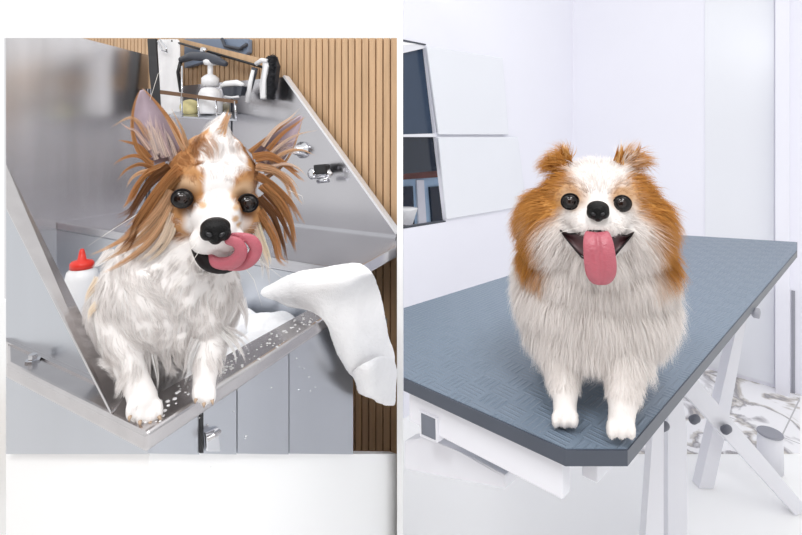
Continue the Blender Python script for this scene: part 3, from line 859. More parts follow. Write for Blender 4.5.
def strands(paths, side, width, cols, tipcol=None):
    """paths (N,K,3), side (N,3), width (N,) -> mesh of tapering flat hairs"""
    N_, K = paths.shape[:2]
    tt = np.linspace(0, 1, K); prof = np.clip((1 - tt) * 1.25, 0.06, 1)
    off = side[:, None, :] * (width[:, None] * prof[None, :])[:, :, None]
    V = np.stack([paths - off, paths + off], 2).reshape(-1, 3)
    base = (np.arange(N_) * K * 2)[:, None]; k = np.arange(K - 1)[None, :] * 2
    f = np.stack([base + k, base + k + 1, base + k + 3, base + k + 2], -1).reshape(-1, 4)
    me = bpy.data.meshes.new('fur')
    me.vertices.add(len(V)); me.vertices.foreach_set('co', V.astype(np.float32).ravel())
    me.loops.add(f.size); me.loops.foreach_set('vertex_index', f.astype(np.int32).ravel())
    me.polygons.add(len(f)); me.polygons.foreach_set('loop_start', np.arange(0, f.size, 4, dtype=np.int32))
    me.update(calc_edges=True)
    me.polygons.foreach_set('use_smooth', np.ones(len(f), bool))
    if tipcol is None: tipcol = cols
    C = cols[:, None, :] * (1 - tt)[None, :, None] + tipcol[:, None, :] * tt[None, :, None]
    set_color(me, np.repeat(C, 2, 1).reshape(-1, 3))
    return me

def grow(me, n, coat, length, flow, fr, mask=None, width=.0005, lift=.35, droop=.25, jit=.18, K=5, clump=0, cl_k=.0, colvar=.10, wave=0.0, seed=1):
    P, Nn = sample(me, n)
    keep = np.ones(len(P), bool) if mask is None else mask(P, Nn)
    P, Nn = P[keep], Nn[keep]
    L = length(P) * rng.uniform(.75, 1.15, len(P))
    fl = flow(P, Nn)
    fl = fl - Nn * (fl * Nn).sum(1, keepdims=True); fl = unit(fl)
    fl = unit(fl + rng.normal(size=P.shape) * jit)
    d0 = unit(fl * (1 - lift) + Nn * lift)
    tt = np.linspace(0, 1, K)[None, :, None]
    g = np.array([0, 0, -1.0])
    paths = P[:, None, :] + d0[:, None, :] * L[:, None, None] * tt + (g[None, None, :] * droop + (-Nn[:, None, :]) * .12) * L[:, None, None] * tt ** 2
    paths = paths - Nn[:, None, :] * .001
    if wave:
        ph = vnoise(P, 90, seed + 5)[:, None, None] * 3
        sd = unit(np.cross(d0, Nn))[:, None, :]
        paths = paths + sd * np.sin(tt * 5 + ph) * wave * L[:, None, None] * tt
    if clump:
        ci = rng.choice(len(P), clump, replace=False)
        idx = np.empty(len(P), np.int64)
        for s_ in range(0, len(P), 4000):
            dd = ((P[s_:s_ + 4000, None, :] - P[ci][None, :, :]) ** 2).sum(-1); idx[s_:s_ + 4000] = dd.argmin(1)
        tgt = paths[ci][idx]
        wgt = cl_k * tt ** .8
        paths = paths * (1 - wgt) + tgt * wgt
    side = unit(np.cross(d0, Nn) + rng.normal(size=P.shape) * .35)
    col = coat(P)
    bright = 1 + rng.normal(size=(len(P), 1)) * colvar
    col = np.clip(col * bright, 0, .97)
    return strands(paths, side, np.full(len(P), width) * rng.uniform(.7, 1.3, len(P)), col * .93, col)

def lock(fr, pts, r0, r1, n, coat_col, width=.0005, K=12, colvar=.14):
    """wet lock of hair: n hairs along a polyline of (x,y,c), gathered at the tip"""
    C = np.array([fr.D(*p) for p in pts]); m = len(C)
    t = np.linspace(0, m - 1, K); i = np.clip(t.astype(int), 0, m - 2); f_ = (t - i)[:, None]
    pm = np.vstack([2 * C[0] - C[1], C, 2 * C[-1] - C[-2]])      # Catmull-Rom through the points
    a, b, c, d = pm[i], pm[i + 1], pm[i + 2], pm[i + 3]
    ctr = .5 * ((2 * b) + (c - a) * f_ + (2 * a - 5 * b + 4 * c - d) * f_ ** 2 + (3 * b - a - 3 * c + d) * f_ ** 3)
    rad = (r0 + (r1 - r0) * np.linspace(0, 1, K) ** .7) * fr.s
    ang = rng.random(n) * 6.28; rr = np.sqrt(rng.random(n))
    u, v = np.array(fr.r), np.array(fr.n)
    tg = unit(np.gradient(ctr, axis=0)); sidev = unit(np.cross(tg, v[None, :]))
    off = (np.cos(ang) * rr)[:, None, None] * sidev[None] * rad[None, :, None] + (np.sin(ang) * rr)[:, None, None] * v[None, None, :] * rad[None, :, None]
    paths = ctr[None] + off
    ln = rng.uniform(.72, 1.0, n)           # hairs end at different points
    ts = np.linspace(0, 1, K)
    out = np.empty_like(paths)
    for q in range(n):
        x = ts * ln[q]
        for ax in range(3): out[q, :, ax] = np.interp(x, ts, paths[q, :, ax])
    sd = unit(np.repeat(sidev.mean(0)[None], n, 0) + rng.normal(size=(n, 3)) * .4)
    col = np.array(coat_col[:3])[None] * (1 + rng.normal(size=(n, 1)) * colvar)
    return out, sd, np.full(n, width) * rng.uniform(.7, 1.3, n), np.clip(col, 0, .97)

def merge_locks(ls):
    return strands(np.concatenate([l[0] for l in ls]), np.concatenate([l[1] for l in ls]), np.concatenate([l[2] for l in ls]), np.concatenate([l[3] for l in ls]))

def eye(fr, par, x, y, c, r, look=(0, 0), label=None):
    p = fr.D(x, y, c); k = fr.s
    bm = bmesh.new(); R = Matrix((fr.r, fr.u, fr.n)).transposed().to_4x4()
    bmesh.ops.create_uvsphere(bm, u_segments=32, v_segments=20, radius=1, matrix=Matrix.Translation(p) @ R @ Matrix.Diagonal((r * k, r * k * .95, r * k * .8, 1)))
    o = from_bm('eye', bm, M['eye'], par, True)
    # dark rim of the lids
    bm = bmesh.new(); q = []
    for i in range(25):
        a = 2 * math.pi * i / 24
        q.append(fr.D(x + math.cos(a) * r * 1.03, y - math.sin(a) * r * .92, c + r * .35))
    tube(bm, q, r * .075 * k, 8, False)
    from_bm('eyelid', bm, M['lip'], o, True)
    bm = bmesh.new()
    bmesh.ops.create_uvsphere(bm, u_segments=24, v_segments=14, radius=1, matrix=Matrix.Translation(fr.D(x + look[0], y + look[1], c + r * .36)) @ R @ Matrix.Diagonal((r * k * .62, r * k * .6, r * k * .5, 1)))
    from_bm('iris', bm, M['iris'], o, True)
    return o

def nose(fr, par, x, y, c, wx, hy, tilt=0):
    b = Blob(fr)
    b.ball(x, y - hy * .12, c, wx * .5, hy * .38, wx * .42); b.ball(x, y + hy * .2, c + 1, wx * .26, hy * .32, wx * .34)
    b.ball(x - wx * .27, y + hy * .08, c + 1, wx * .24, hy * .3, wx * .34); b.ball(x + wx * .27, y + hy * .08, c + 1, wx * .24, hy * .3, wx * .34)
    me = b.mesh('nose', .0012, 4); o = add_mesh('nose', me, M['nose'], par)
    for s in (-1, 1):
        bm = bmesh.new(); R = Matrix((fr.r, fr.u, fr.n)).transposed().to_4x4(); k = fr.s
        bmesh.ops.create_uvsphere(bm, u_segments=14, v_segments=10, radius=1, matrix=Matrix.Translation(fr.D(x + s * wx * .2, y + hy * .14, c + wx * .33)) @ R @ Matrix.Rotation(s * .5, 4, 'Z') @ Matrix.Diagonal((wx * .1 * k, hy * .08 * k, wx * .08 * k, 1)))
        from_bm('nostril', bm, M['black'], o, True)
    return o

def claws(fr, par, pts, mt):
    for (x, y, c, dx, dy, L_) in pts:
        bm = bmesh.new()
        tube(bm, [fr.D(x, y, c), fr.D(x + dx * .5, y + dy * .5 - .6, c + L_ * .4), fr.D(x + dx, y + dy, c + L_ * .5)], [1.9 * fr.s, 1.5 * fr.s, .4 * fr.s], 8)
        from_bm('claw', bm, mt, par, True)

def in_balls(fr, balls):
    R = np.array([fr.r, fr.u, fr.n]); L_ = []
    for x, y, c, rx, ry, rc in balls:
        ax, ay = fr.sx(x, y, c); L_.append((np.array(fr.D(x, y, c)), np.array((rx * ax, ry * ay, rc * fr.s))))
    def f(P):
        m = np.zeros(len(P), bool)
        for ctr, rad in L_: m |= ((((P - ctr) @ R.T) / rad) ** 2).sum(1) < 1
        return m
    return f

ORANGE, ORANGE_D, ORANGE_L = srgb(198, 142, 72), srgb(170, 112, 50), srgb(222, 180, 122)
WHITE = srgb(242, 237, 234); CREAM = srgb(244, 228, 210)

# ================= fluffy dry dog on the table =================
f2 = Stand(onz(594, 432, ZT))
dog2 = thing('dog', 'fluffy dry orange and white dog standing on the blue grey table, tongue hanging out', 'dog', f2.b)
B = Blob(f2)
B.ball(592, 298, -60, 80, 66, 60); B.ball(588, 326, -56, 68, 42, 52); B.ball(586, 282, -130, 74, 54, 70)
B.ball(594, 262, -45, 78, 52, 52)
B.ball(594, 228, -25, 72, 42, 46)
B.ball(597, 203, -14, 56, 41, 44); B.ball(556, 224, -15, 38, 38, 34); B.ball(634, 226, -15, 36, 38, 34)
B.ball(598, 222, 20, 28, 18, 24); B.ball(586, 223, 26, 14, 13, 17); B.ball(611, 223, 26, 14, 13, 17); B.ball(598, 210, 30, 11, 9, 16)
B.ball(598, 255, 4, 24, 20, 28)
B.ball(562, 165, -14, 10, 15, 9, -8); B.ball(627, 165, -14, 11, 15, 9, 12)
B.chain([(562, 346, -36, 26), (563, 378, -20, 17), (565, 402, -6, 12), (565, 414, 0, 12)])
B.chain([(622, 348, -34, 28), (624, 382, -14, 19), (622, 410, 0, 14), (621, 422, 5, 13.5)])
for x in (556, 565, 574): B.ball(x, 419, 9, 4.6, 8, 10)
for x in (611, 621, 631): B.ball(x, 429, 14, 5, 9, 10)
for hx in (560, 612):
    B.chain([(hx, f2.row(-140, 70), -140, 28), (hx, f2.row(-150, 35), -150, 16), (hx, f2.row(-140, 12), -140, 11)])
B.ball(585, 265, -195, 36, 40, 28)
me2 = B.mesh('body', .0026, 4)
cA = Coat(f2, WHITE)
for s, x0, xe, dx in ((-1, 548, 524, 0), (1, 650, 672, 0)):
    cA.patch(x0, 190, -20, 34, 36, 60, ORANGE); cA.patch(x0 + s * 14, 232, -26, 32, 44, 46, ORANGE)
    cA.patch(598 + s * 36, 166, -14, 24, 24, 40, ORANGE)
cA.patch(600, 190, -70, 90, 65, 42, ORANGE); cA.patch(590, 270, -235, 60, 60, 60, ORANGE)
cA.patch(599, 163, 10, 31, 24, 44, WHITE, .14); cA.patch(598, 182, 24, 20, 18, 30, WHITE, .14); cA.patch(598, 200, 28, 11, 24, 26, WHITE, .14)
cA.patch(598, 224, 26, 42, 23, 34, WHITE, .12); cA.patch(598, 262, 10, 62, 26, 50, WHITE, .2)
for s in (-1, 1): cA.patch(598 + s * 27, 196, 24, 15, 13, 16, srgb(196, 158, 122), .35)
set_color(me2, cA(verts_of(me2)))
body2 = add_mesh('body', me2, M['skin'], dog2)
R2m = np.array([f2.r, f2.u, f2.n])
fc = np.array(f2.D(598, 215, 20)); s2 = f2.s
ex2 = in_balls(f2, [(570, 201, 26, 9, 8.5, 20), (622, 203, 26, 9, 8.5, 20), (598, 211, 42, 14, 12, 22), (598, 243, 30, 36, 15, 26), (598, 262, 36, 17, 22, 16)])
face2 = in_balls(f2, [(598, 210, 16, 52, 44, 42)]); muz2 = in_balls(f2, [(598, 218, 30, 32, 22, 26), (570, 201, 24, 17, 16, 22), (622, 203, 24, 17, 16, 22)])
paw2 = in_balls(f2, [(565, 412, 0, 22, 24, 40), (621, 420, 5, 24, 26, 40)])
ruff2 = in_balls(f2, [(598, 250, -20, 96, 56, 70)])
low2 = in_balls(f2, [(594, 372, -30, 80, 26, 70), (563, 385, -15, 26, 34, 40), (623, 388, -10, 28, 36, 40)])
def len2(P):
    L_ = np.full(len(P), 26.0) * s2
    L_[low2(P)] = 11 * s2; L_[ruff2(P)] = 24 * s2; L_[face2(P)] = 14 * s2; L_[muz2(P)] = 6 * s2; L_[paw2(P)] = 3.5 * s2
    return L_
def flow2(P, Nn):
    q = (P - fc) @ R2m.T
    rad = np.stack([q[:, 0], q[:, 1], -np.abs(q[:, 2]) * .6], 1); d = np.linalg.norm(q[:, :2], axis=1) / s2
    rad = unit(rad) @ R2m
    wt = np.clip(1.2 - d / 95, 0.0, 1)[:, None]
    down = np.array([0, 0, -1.0])[None] + f2.r[:][0] * 0
    out = rad * wt + (down + rad * .25) * (1 - wt)
    return out
mask2 = lambda P, Nn: ~ex2(P)
def world_mesh(o):
    m = o.data.copy(); V = verts_of(m) + np.array(ORG[o]) ; m.vertices.foreach_set('co', V.astype(np.float32).ravel()); m.update(); return m
wm = world_mesh(body2)
fm = grow(wm, 110000, cA, len2, flow2, f2, mask2, width=.00036, lift=.30, droop=.2, jit=.2, clump=5000, cl_k=.25, wave=.05, colvar=.06)
Vf = verts_of(fm); Vf[:, 2] = np.maximum(Vf[:, 2], ZT + .0015); fm.vertices.foreach_set('co', Vf.astype(np.float32).ravel()); fm.update()
fo2 = add_mesh('fur_coat', fm, M['fur_dry'], dog2); fo2['kind'] = 'stuff'
# ear tufts
ls = []
for (x, y, a0, a1) in ((562, 160, 85, 125), (626, 160, 50, 95)):
    for i in range(26):
        a = math.radians(random.uniform(a0, a1)); x0, y0 = x + random.uniform(-11, 11), y + random.uniform(-4, 12)
        Lk = random.uniform(12, 20)
        ls.append(lock(f2, [(x0, y0, -10), (x0 + math.cos(a) * Lk * .5, y0 - math.sin(a) * Lk * .5, -6), (x0 + math.cos(a) * Lk, y0 - math.sin(a) * Lk, -8)], 3.5, .5, 14, random.choice([ORANGE, ORANGE_D, ORANGE_L]), .0004, 6))
et = add_mesh('ear_fur', merge_locks(ls), M['fur_dry'], dog2); et['kind'] = 'stuff'
eye(f2, dog2, 570, 201.5, 23.5, 8.7); eye(f2, dog2, 622, 203.5, 23.5, 8.7)
nose(f2, dog2, 598, 211, 43, 23, 21)
# open mouth: dark lips and cavity, tongue
def sheet(fr, up, lo, cfun, n=14):
    rows = []
    for k in range(5):
        t = k / 4; r_ = []
        for (a, b) in zip(up, lo):
            x, y = a[0] + (b[0] - a[0]) * t, a[1] + (b[1] - a[1]) * t
            r_.append(fr.D(x, y, cfun(x, y, t)))
        rows.append(r_)
    return rows
up = [(560, 230), (568, 234), (577, 233.5), (587, 230.5), (598, 231), (609, 230.5), (619, 234), (627, 236), (634, 232)]
lo = [(560.5, 231), (567, 239.5), (574, 248), (582, 257.5), (598, 263), (613, 258), (620, 249), (627, 241), (633.5, 233)]
cf = lambda x, y, t: 42 - (abs(x - 597) / 38) ** 1.6 * 24 - 5 * math.sin(t * math.pi)
mo = grid_mesh('mouth', sheet(f2, up, lo, cf), M['mouth'], dog2, .003, 2)
bm = bmesh.new(); tube(bm, [f2.D(x, y, cf(x, y, 0) + 2) for x, y in up], [.5 * s2] + [.8 * s2] * 7 + [.5 * s2], 8); from_bm('upper_lip', bm, M['lip'], dog2, True)
bm = bmesh.new(); tube(bm, [f2.D(x, y, cf(x, y, 1) + 1) for x, y in lo], [.5 * s2] + [.9 * s2] * 7 + [.5 * s2], 8); from_bm('lower_lip', bm, M['lip'], dog2, True)
rows = []
for k, (y, hw, cx_, c) in enumerate(((232, 11, 597, 40), (238, 14, 597.5, 45), (246, 15.5, 598.5, 49), (256, 16, 599.5, 51), (266, 16.5, 600.5, 51), (275, 15.5, 601, 50), (281, 12, 601, 48), (285, 6, 601, 46))):
    r_ = []
    for j in range(9):
        t = (j - 4) / 4
        r_.append(f2.D(cx_ + t * hw, y - abs(t) ** 2 * 1.5 + (1.5 if abs(t) < .1 else 0) * 0, c + 4 * (1 - t * t) - (3.0 if abs(t) < .1 else 0)))
    rows.append(r_)
grid_mesh('tongue', rows, M['tongue'], dog2, .005, 2)
claws(f2, dog2, [(x, y, 13, 0, 3, 3) for x, y in ((557, 424), (565, 426), (573, 424))] + [(x, y, 18, 0, 3, 3) for x, y in ((612, 434), (621, 436), (630, 434))], M['claw_pale'])

# ================= wet dog in the tub =================
f1 = Stand(onz(176, 404, ZR))
dog1 = thing('dog', 'wet soapy tan and white dog with front paws on the tub rim licking its nose', 'dog', f1.b)
s1 = f1.s
TAN, TAN_D, TAN_L = srgb(188, 138, 90), srgb(132, 88, 54), srgb(214, 178, 142)
WET = srgb(243, 239, 237)
B = Blob(f1)
B.ball(213, 180, -8, 46, 42, 40); B.ball(190, 212, -4, 26, 26, 28); B.ball(240, 214, -2, 26, 24, 28)
B.ball(217, 214, 22, 27, 24, 26); B.ball(217, 232, 40, 20, 17, 22); B.ball(205, 240, 34, 16, 14, 20); B.ball(230, 240, 34, 16, 14, 20)
B.ball(216, 254, 22, 24, 17, 22); B.ball(214, 152, -8, 32, 20, 26); B.chain([(213, 154, 4, 24), (218, 138, 2, 14), (222, 124, 0, 6), (224, 113, -2, 2)], .8)
B.chain([(196, 232, -34, 46), (176, 262, -48, 56), (160, 292, -56, 62)])
B.ball(163, 286, -36, 64, 52, 46); B.ball(160, 306, -36, 56, 34, 42); B.ball(172, 326, -44, 44, 20, 34); B.ball(205, 300, -40, 38, 46, 40)
B.ball(142, 312, -110, 56, 56, 60); B.ball(150, 352, -130, 46, 44, 44)
B.chain([(118, 300, -40, 27), (119, 328, -28, 22), (126, 356, -16, 17), (136, 381, -6, 14), (143, 400, 3, 15.5)])
B.chain([(214, 312, -38, 26), (210, 338, -24, 18), (207, 358, -12, 14.5), (205, 376, -4, 12.5), (204, 388, 2, 12)])
for x, y in ((130, 410), (140, 415), (150, 416), (159, 410)): B.ball(x, y, 13, 4.6, 10, 10)
for x, y in ((196, 393), (204, 397), (212, 394)): B.ball(x, y, 10, 4.4, 9, 10)
for i in range(60):     # soapy lumps in the wet chest coat
    a = random.uniform(0, 6.28); x = 165 + 62 * math.cos(a) * math.sqrt(random.random()); y = 300 + 52 * math.sin(a) * math.sqrt(random.random())
    B.ball(x, y, 2 + random.uniform(-8, 4) - ((x - 165) / 66) ** 2 * 30 - ((y - 295) / 60) ** 2 * 26, random.uniform(6, 13), random.uniform(6, 14), 8, random.uniform(0, 180), 2)
for x, y, L_ in ((152, 344, 10), (164, 346, 22), (172, 344, 8), (181, 346, 16), (190, 344, 8)):
    B.chain([(x, y - 14, -22, 8), (x + 1, y + L_ * .5, -20, 5), (x + 2, y + L_, -20, 2.2)])
me1 = B.mesh('body', .003, 4)
cB = Coat(f1, WET)
cB.patch(213, 172, -12, 62, 48, 60, TAN); cB.patch(186, 208, 0, 28, 34, 36, TAN); cB.patch(248, 208, 0, 26, 32, 36, TAN)
cB.patch(196, 215, -50, 62, 50, 44, TAN_L, .3)
cB.patch(222, 158, 12, 25, 24, 60, WET, .1); cB.patch(222, 128, 0, 12, 22, 40, WET, .12); cB.patch(219, 180, 26, 15, 20, 30, WET, .14); cB.patch(217, 200, 32, 13, 22, 26, WET, .14)
cB.patch(216, 226, 34, 34, 26, 30, WET, .14); cB.patch(214, 258, 10, 60, 24, 44, WET, .2)
for x, y in ((182, 186), (247, 192)): cB.patch(x, y, 24, 16, 10, 18, TAN_L, .3)
for x, y in ((182, 200), (248, 205)): cB.patch(x, y, 28, 16, 14, 14, TAN_D, .3)
for x, y in ((237, 208), (236, 219), (203, 206), (241, 226)): cB.patch(x, y, 44, 4, 3, 26, TAN_L, .3)
set_color(me1, cB(verts_of(me1)))
body1 = add_mesh('body', me1, M['skin'], dog1)
R1m = np.array([f1.r, f1.u, f1.n]); fc1 = np.array(f1.D(217, 225, 30))
ex1 = in_balls(f1, [(182, 199, 28, 10.5, 10, 20), (248, 204, 28, 10, 10, 20), (216, 231, 56, 17, 14, 20), (224, 258, 42, 30, 14, 20)])
face1 = in_balls(f1, [(214, 200, 14, 54, 56, 46)]); muz1 = in_balls(f1, [(217, 230, 36, 32, 26, 30), (182, 199, 24, 18, 17, 22), (248, 204, 24, 18, 17, 22)])
paw1 = in_balls(f1, [(144, 400, 4, 24, 30, 40), (204, 385, 2, 20, 26, 40)])
def len1(P):
    L_ = np.full(len(P), 20.0) * s1
    L_[face1(P)] = 11 * s1; L_[muz1(P)] = 5 * s1; L_[paw1(P)] = 4 * s1
    return L_
def flow1(P, Nn):
    q = (P - fc1) @ R1m.T
    rad = unit(np.stack([q[:, 0], q[:, 1], -np.abs(q[:, 2]) * .6], 1)) @ R1m
    d = np.linalg.norm(q[:, :2], axis=1) / s1
    wt = np.clip(1.3 - d / 75, 0, 1)[:, None]
    sw = np.stack([vnoise(P, 55, 11), vnoise(P, 55, 12), vnoise(P, 55, 13)], 1) * .7
    return rad * wt + (np.array([0, 0, -1.0])[None] + sw) * (1 - wt)
wm1 = world_mesh(body1)
fm = grow(wm1, 95000, cB, len1, flow1, f1, lambda P, Nn: ~ex1(P), width=.00042, lift=.10, droop=.08, jit=.12, clump=1000, cl_k=.5, wave=.14, colvar=.10)
fo1 = add_mesh('fur_coat', fm, M['fur_wet'], dog1); fo1['kind'] = 'stuff'
eye(f1, dog1, 182, 198.5, 26.5, 10.2); eye(f1, dog1, 248, 203, 26.5, 9.8)
nose(f1, dog1, 215.5, 230.5, 60, 31, 27)
# ears: cupped skin with a furred rim
def ear(outline_l, outline_r, cup, c0, ctip):
    n = len(outline_l); rows = []
    for i in range(n):
        r_ = []
        for j in range(7):
            t = j / 6
            x = outline_l[i][0] + (outline_r[i][0] - outline_l[i][0]) * t; y = outline_l[i][1] + (outline_r[i][1] - outline_l[i][1]) * t
            c = c0 + (ctip - c0) * i / (n - 1) - cup * math.sin(math.pi * t) * (1 - i / (n - 1)) ** .5
            r_.append(f1.D(x, y, c))
        rows.append(r_)
    return grid_mesh('ear', rows, M['ear_skin'], dog1, .0025, 2)
ear([(150, 166), (140, 152), (134, 135), (132, 118), (135, 103), (140, 90)], [(190, 156), (182, 144), (174, 128), (164, 112), (153, 98), (143, 89)], 14, -4, -14)
ear([(250, 152), (258, 146), (268, 138), (279, 130), (290, 122), (301, 115)], [(268, 176), (278, 168), (286, 158), (293, 146), (299, 132), (303, 116)], 14, -4, -14)
ls = []
def lk(pts, r0, col, n=60, r1=.6):
    k = 3 if (r0 >= 6 and len(pts) >= 4) else 1
    for q in range(k):
        a = random.uniform(0, 6.28); j = r0 * .55 if k > 1 else 0
        spread = random.uniform(.6, 1.9)
        P_ = [(x + j * math.cos(a) * (.5 + spread * i / len(pts)) + random.uniform(-.8, .8) * (k > 1), y + j * math.sin(a) * (.5 + spread * i / len(pts)), c) for i, (x, y, c) in enumerate(pts)]
        sh_ = random.uniform(.8, 1.15); cc = col if k == 1 else tuple(min(.95, v * sh_) for v in col[:3])
        ls.append(lock(f1, P_, r0 / (1.7 if k > 1 else 1), r1, n // (2 if k > 1 else 1), cc, .00038))
# rims of the ears
lk([(152, 166, 0), (138, 150, -2), (132, 128, -6), (134, 105, -10), (141, 87, -14)], 3, TAN, 60)
lk([(190, 156, 2), (180, 140, 0), (168, 118, -4), (154, 100, -10), (140, 86, -14)], 4.5, TAN, 90)
lk([(196, 160, 6), (186, 148, 4), (178, 132, 2), (166, 112, -4)], 6, TAN_L, 90)
lk([(250, 152, 0), (262, 142, -3), (280, 128, -8), (302, 113, -14)], 3, TAN, 60)
lk([(266, 178, 0), (282, 166, -4), (294, 146, -8), (304, 114, -14)], 2.5, TAN_L, 60)
# ear inner hair and outward tufts, left ear
for q_ in ([(150, 158, -6), (140, 146, -4), (128, 142, -2), (118, 140, 0)], [(152, 164, -4), (138, 156, 0), (124, 158, 2), (112, 166, 4)], [(150, 150, -6), (136, 132, -6), (128, 128, -4), (120, 122, -2)],
           [(154, 168, 0), (140, 164, 2), (126, 170, 4), (116, 182, 5)], [(150, 140, -8), (138, 122, -8), (128, 118, -6), (110, 128, -6)], [(158, 170, 2), (142, 172, 4), (132, 178, 4), (126, 188, 4)]):
    lk(q_, 3.2, random.choice([TAN_L, TAN, srgb(214, 190, 178)]), 40)
for i in range(16):
    x0 = 160 + random.uniform(-12, 18); y0 = 156 + random.uniform(-8, 6)
    lk([(x0, y0, -8), (x0 - 6, y0 - 18, -8), (x0 - 8 - i * .4, y0 - 44 + i, -11)], 3, random.choice([srgb(214, 198, 196), srgb(196, 176, 180), srgb(226, 210, 200)]), 30)
# right ear tufts
for q_ in ([(268, 150, -4), (282, 134, -2), (296, 124, 0), (306, 116, 0)], [(268, 156, -2), (284, 142, 0), (300, 134, 2), (318, 130, 2)], [(270, 162, 0), (286, 152, 2), (302, 150, 3), (316, 156, 3)],
           [(266, 168, 2), (284, 164, 4), (298, 168, 5), (308, 178, 5)], [(262, 146, -4), (276, 128, -4), (290, 118, -3), (300, 108, -2)], [(264, 172, 3), (280, 172, 5), (292, 180, 5), (300, 192, 5)]):
    lk(q_, 3.2, random.choice([TAN, TAN_L, TAN_L, srgb(222, 200, 182)]), 40)
for i in range(14):
    x0 = 266 + random.uniform(-6, 8); y0 = 160 + random.uniform(-8, 6)
    lk([(x0, y0, -8), (x0 + 12, y0 - 12, -5), (x0 + 28, y0 - 26 + i * 1.6, -6)], 3, random.choice([srgb(214, 198, 196), srgb(196, 176, 180), srgb(230, 214, 204)]), 30)
# long wet locks at the left of the head
for q_, r_, c_ in (([(176, 176, 18), (160, 192, 14), (142, 214, 6), (124, 236, 2), (106, 250, 0)], 9, TAN), ([(174, 190, 16), (160, 212, 12), (140, 232, 6), (118, 246, 2), (97, 256, 0)], 9, TAN_L),
                   ([(168, 168, 12), (152, 180, 8), (138, 198, 4), (128, 214, 2), (112, 222, 0)], 7, TAN_D), ([(172, 204, 14), (160, 226, 10), (144, 244, 6), (122, 258, 2), (104, 266, 0)], 8, TAN_L),
                   ([(164, 166, 8), (148, 172, 6), (136, 186, 2), (130, 200, 0), (124, 206, 0)], 6, TAN), ([(180, 168, 22), (166, 182, 18), (150, 204, 12), (138, 224, 8), (126, 234, 6)], 8, TAN),
                   ([(176, 212, 14), (168, 234, 12), (156, 250, 8), (140, 262, 4)], 8, CREAM), ([(170, 184, 15), (154, 200, 12), (138, 222, 8), (130, 240, 6), (118, 252, 4)], 6, TAN_D)):
    lk(q_, r_, c_, 110, 1.0)
# right side of the head
for q_, r_, c_ in (([(258, 178, 16), (272, 188, 12), (284, 202, 8), (292, 216, 4), (297, 229, 2)], 8, TAN), ([(258, 168, 12), (274, 172, 8), (288, 184, 4), (294, 198, 2), (299, 206, 0)], 7, TAN_L),
                   ([(260, 196, 18), (272, 210, 14), (280, 226, 10), (286, 244, 6), (289, 258, 4)], 8, TAN_D), ([(258, 210, 18), (268, 226, 14), (274, 240, 10), (278, 256, 8), (286, 262, 6)], 7, TAN),
                   ([(262, 186, 16), (278, 202, 12), (288, 222, 8), (290, 240, 6), (293, 246, 4)], 7, TAN), ([(256, 222, 16), (264, 240, 12), (270, 256, 8), (274, 270, 6)], 7, CREAM),
                   ([(254, 158, 8), (270, 156, 4), (284, 164, 2), (296, 174, 0), (303, 178, 0)], 6, TAN), ([(252, 232, 12), (258, 250, 10), (264, 266, 8), (266, 286, 6)], 6, WET)):
    lk(q_, r_, c_, 100, 1.0)
# crown tuft
for q_, r_, c_ in (([(216, 142, 12), (221, 126, 8), (225, 110, 4)], 7, WET), ([(221, 136, 12), (226, 122, 8), (232, 112, 4)], 5, TAN_L), ([(218, 134, 12), (224, 122, 8), (229, 108, 4)], 4, TAN_L)):
    lk(q_, r_, c_, 60, .6)
# wet points below the chest and on the legs
for q_ in ([(222, 330, -8), (232, 340, -8), (238, 352, -8), (240, 362, -8)], [(216, 322, -8), (228, 330, -8), (240, 336, -8), (247, 346, -8)], [(196, 340, -6), (190, 356, -5), (188, 370, -5), (182, 386, -5)],
           [(150, 346, -14), (152, 360, -12), (154, 376, -12), (153, 392, -12)], [(178, 350, -16), (178, 362, -14), (184, 372, -14)], [(164, 350, -16), (168, 366, -14), (166, 378, -14)], [(240, 300, -20), (246, 316, -18), (246, 334, -18)],
           [(100, 280, -30), (90, 292, -28), (84, 304, -26)], [(104, 300, -24), (92, 310, -22), (88, 322, -20)], [(112, 250, -28), (100, 262, -24), (92, 268, -22)]):
    lk(q_, 7, WET if q_[0][0] > 106 else CREAM, 60)
for cx0, cy0, n_, w_, c0 in ((144, 398, 6, 30, 12), (204, 382, 5, 20, 9)):
    for i in range(n_):
        a = (i / (n_ - 1) - .5)
        lk([(cx0 + a * w_ * .8, cy0 + 4, c0 - 1), (cx0 + a * w_ * .95, cy0 + 13, c0 + 2.5), (cx0 + a * w_ * 1.1, cy0 + 25 - abs(a) * 10, c0 + 3)], 3, WET, 26, .3)
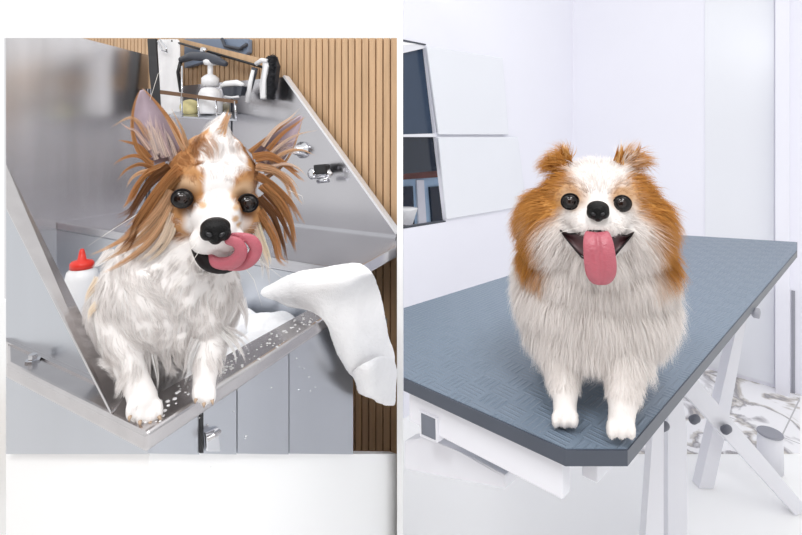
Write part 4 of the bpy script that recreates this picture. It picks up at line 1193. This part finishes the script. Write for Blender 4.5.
lo1 = add_mesh('wet_locks', merge_locks(ls), M['fur_wet'], dog1); lo1['kind'] = 'stuff'
# mouth and curled tongue
bm = bmesh.new()
B = Blob(f1)
B.chain([(195, 249, 34, 4), (202, 258, 40, 7), (210, 264, 42, 8), (224, 267, 43, 7), (238, 263, 40, 5)], .6, 3)
add_mesh('mouth', B.mesh('mouth', .0010, 8), M['lip'], dog1)
B = Blob(f1)
B.chain([(210, 258, 42, 4.5), (218, 263, 48, 6), (230, 263, 55, 7), (238, 258, 60, 7.5), (241, 250, 63, 6.5), (237, 243, 64, 5.5), (229, 240, 64, 5)], .55, 4)
B.chain([(233, 235.5, 58, 3), (243, 236.5, 60, 4), (252, 241, 60, 6), (256, 249, 58, 6.5), (252, 258, 55, 7), (243, 265, 51, 5.5), (230, 268, 47, 3)], .55, 4)
add_mesh('tongue', B.mesh('tongue', .0008, 5), M['tongue'], dog1)
# claws and whiskers
claws(f1, dog1, [(130, 416, 21, -1, 6, 4), (140, 421, 22, 0, 6, 4), (150, 422, 22, 1, 6, 4), (159, 416, 21, 2, 6, 4), (196, 399, 18, -1, 5, 3), (204, 403, 19, 0, 5, 3), (212, 400, 18, 1, 5, 3)], M['claw'])
def whiskers(fr, par, L_):
    for q_ in L_:
        bm = bmesh.new(); tube(bm, [fr.D(*p) for p in q_], [.00035, .0003, .00012], 5); from_bm('whisker', bm, M['whisker'], par, True)
whiskers(f1, dog1, [[(200, 240, 50), (178, 262, 46), (156, 286, 40)], [(200, 236, 50), (172, 250, 46), (150, 276, 40)], [(204, 244, 50), (184, 274, 46), (168, 300, 42)], [(236, 238, 48), (262, 262, 40), (290, 284, 34)],
                    [(232, 250, 48), (254, 280, 42), (262, 306, 36)], [(150, 100, -8), (158, 74, -4), (162, 70, -2)], [(150, 206, 8), (112, 230, 4), (88, 246, 0)], [(288, 190, 4), (302, 196, 2), (304, 204, 0)]])
whiskers(f2, dog2, [[(584, 226, 42), (562, 232, 40), (548, 244, 36)], [(612, 226, 42), (634, 230, 40), (648, 240, 36)]])
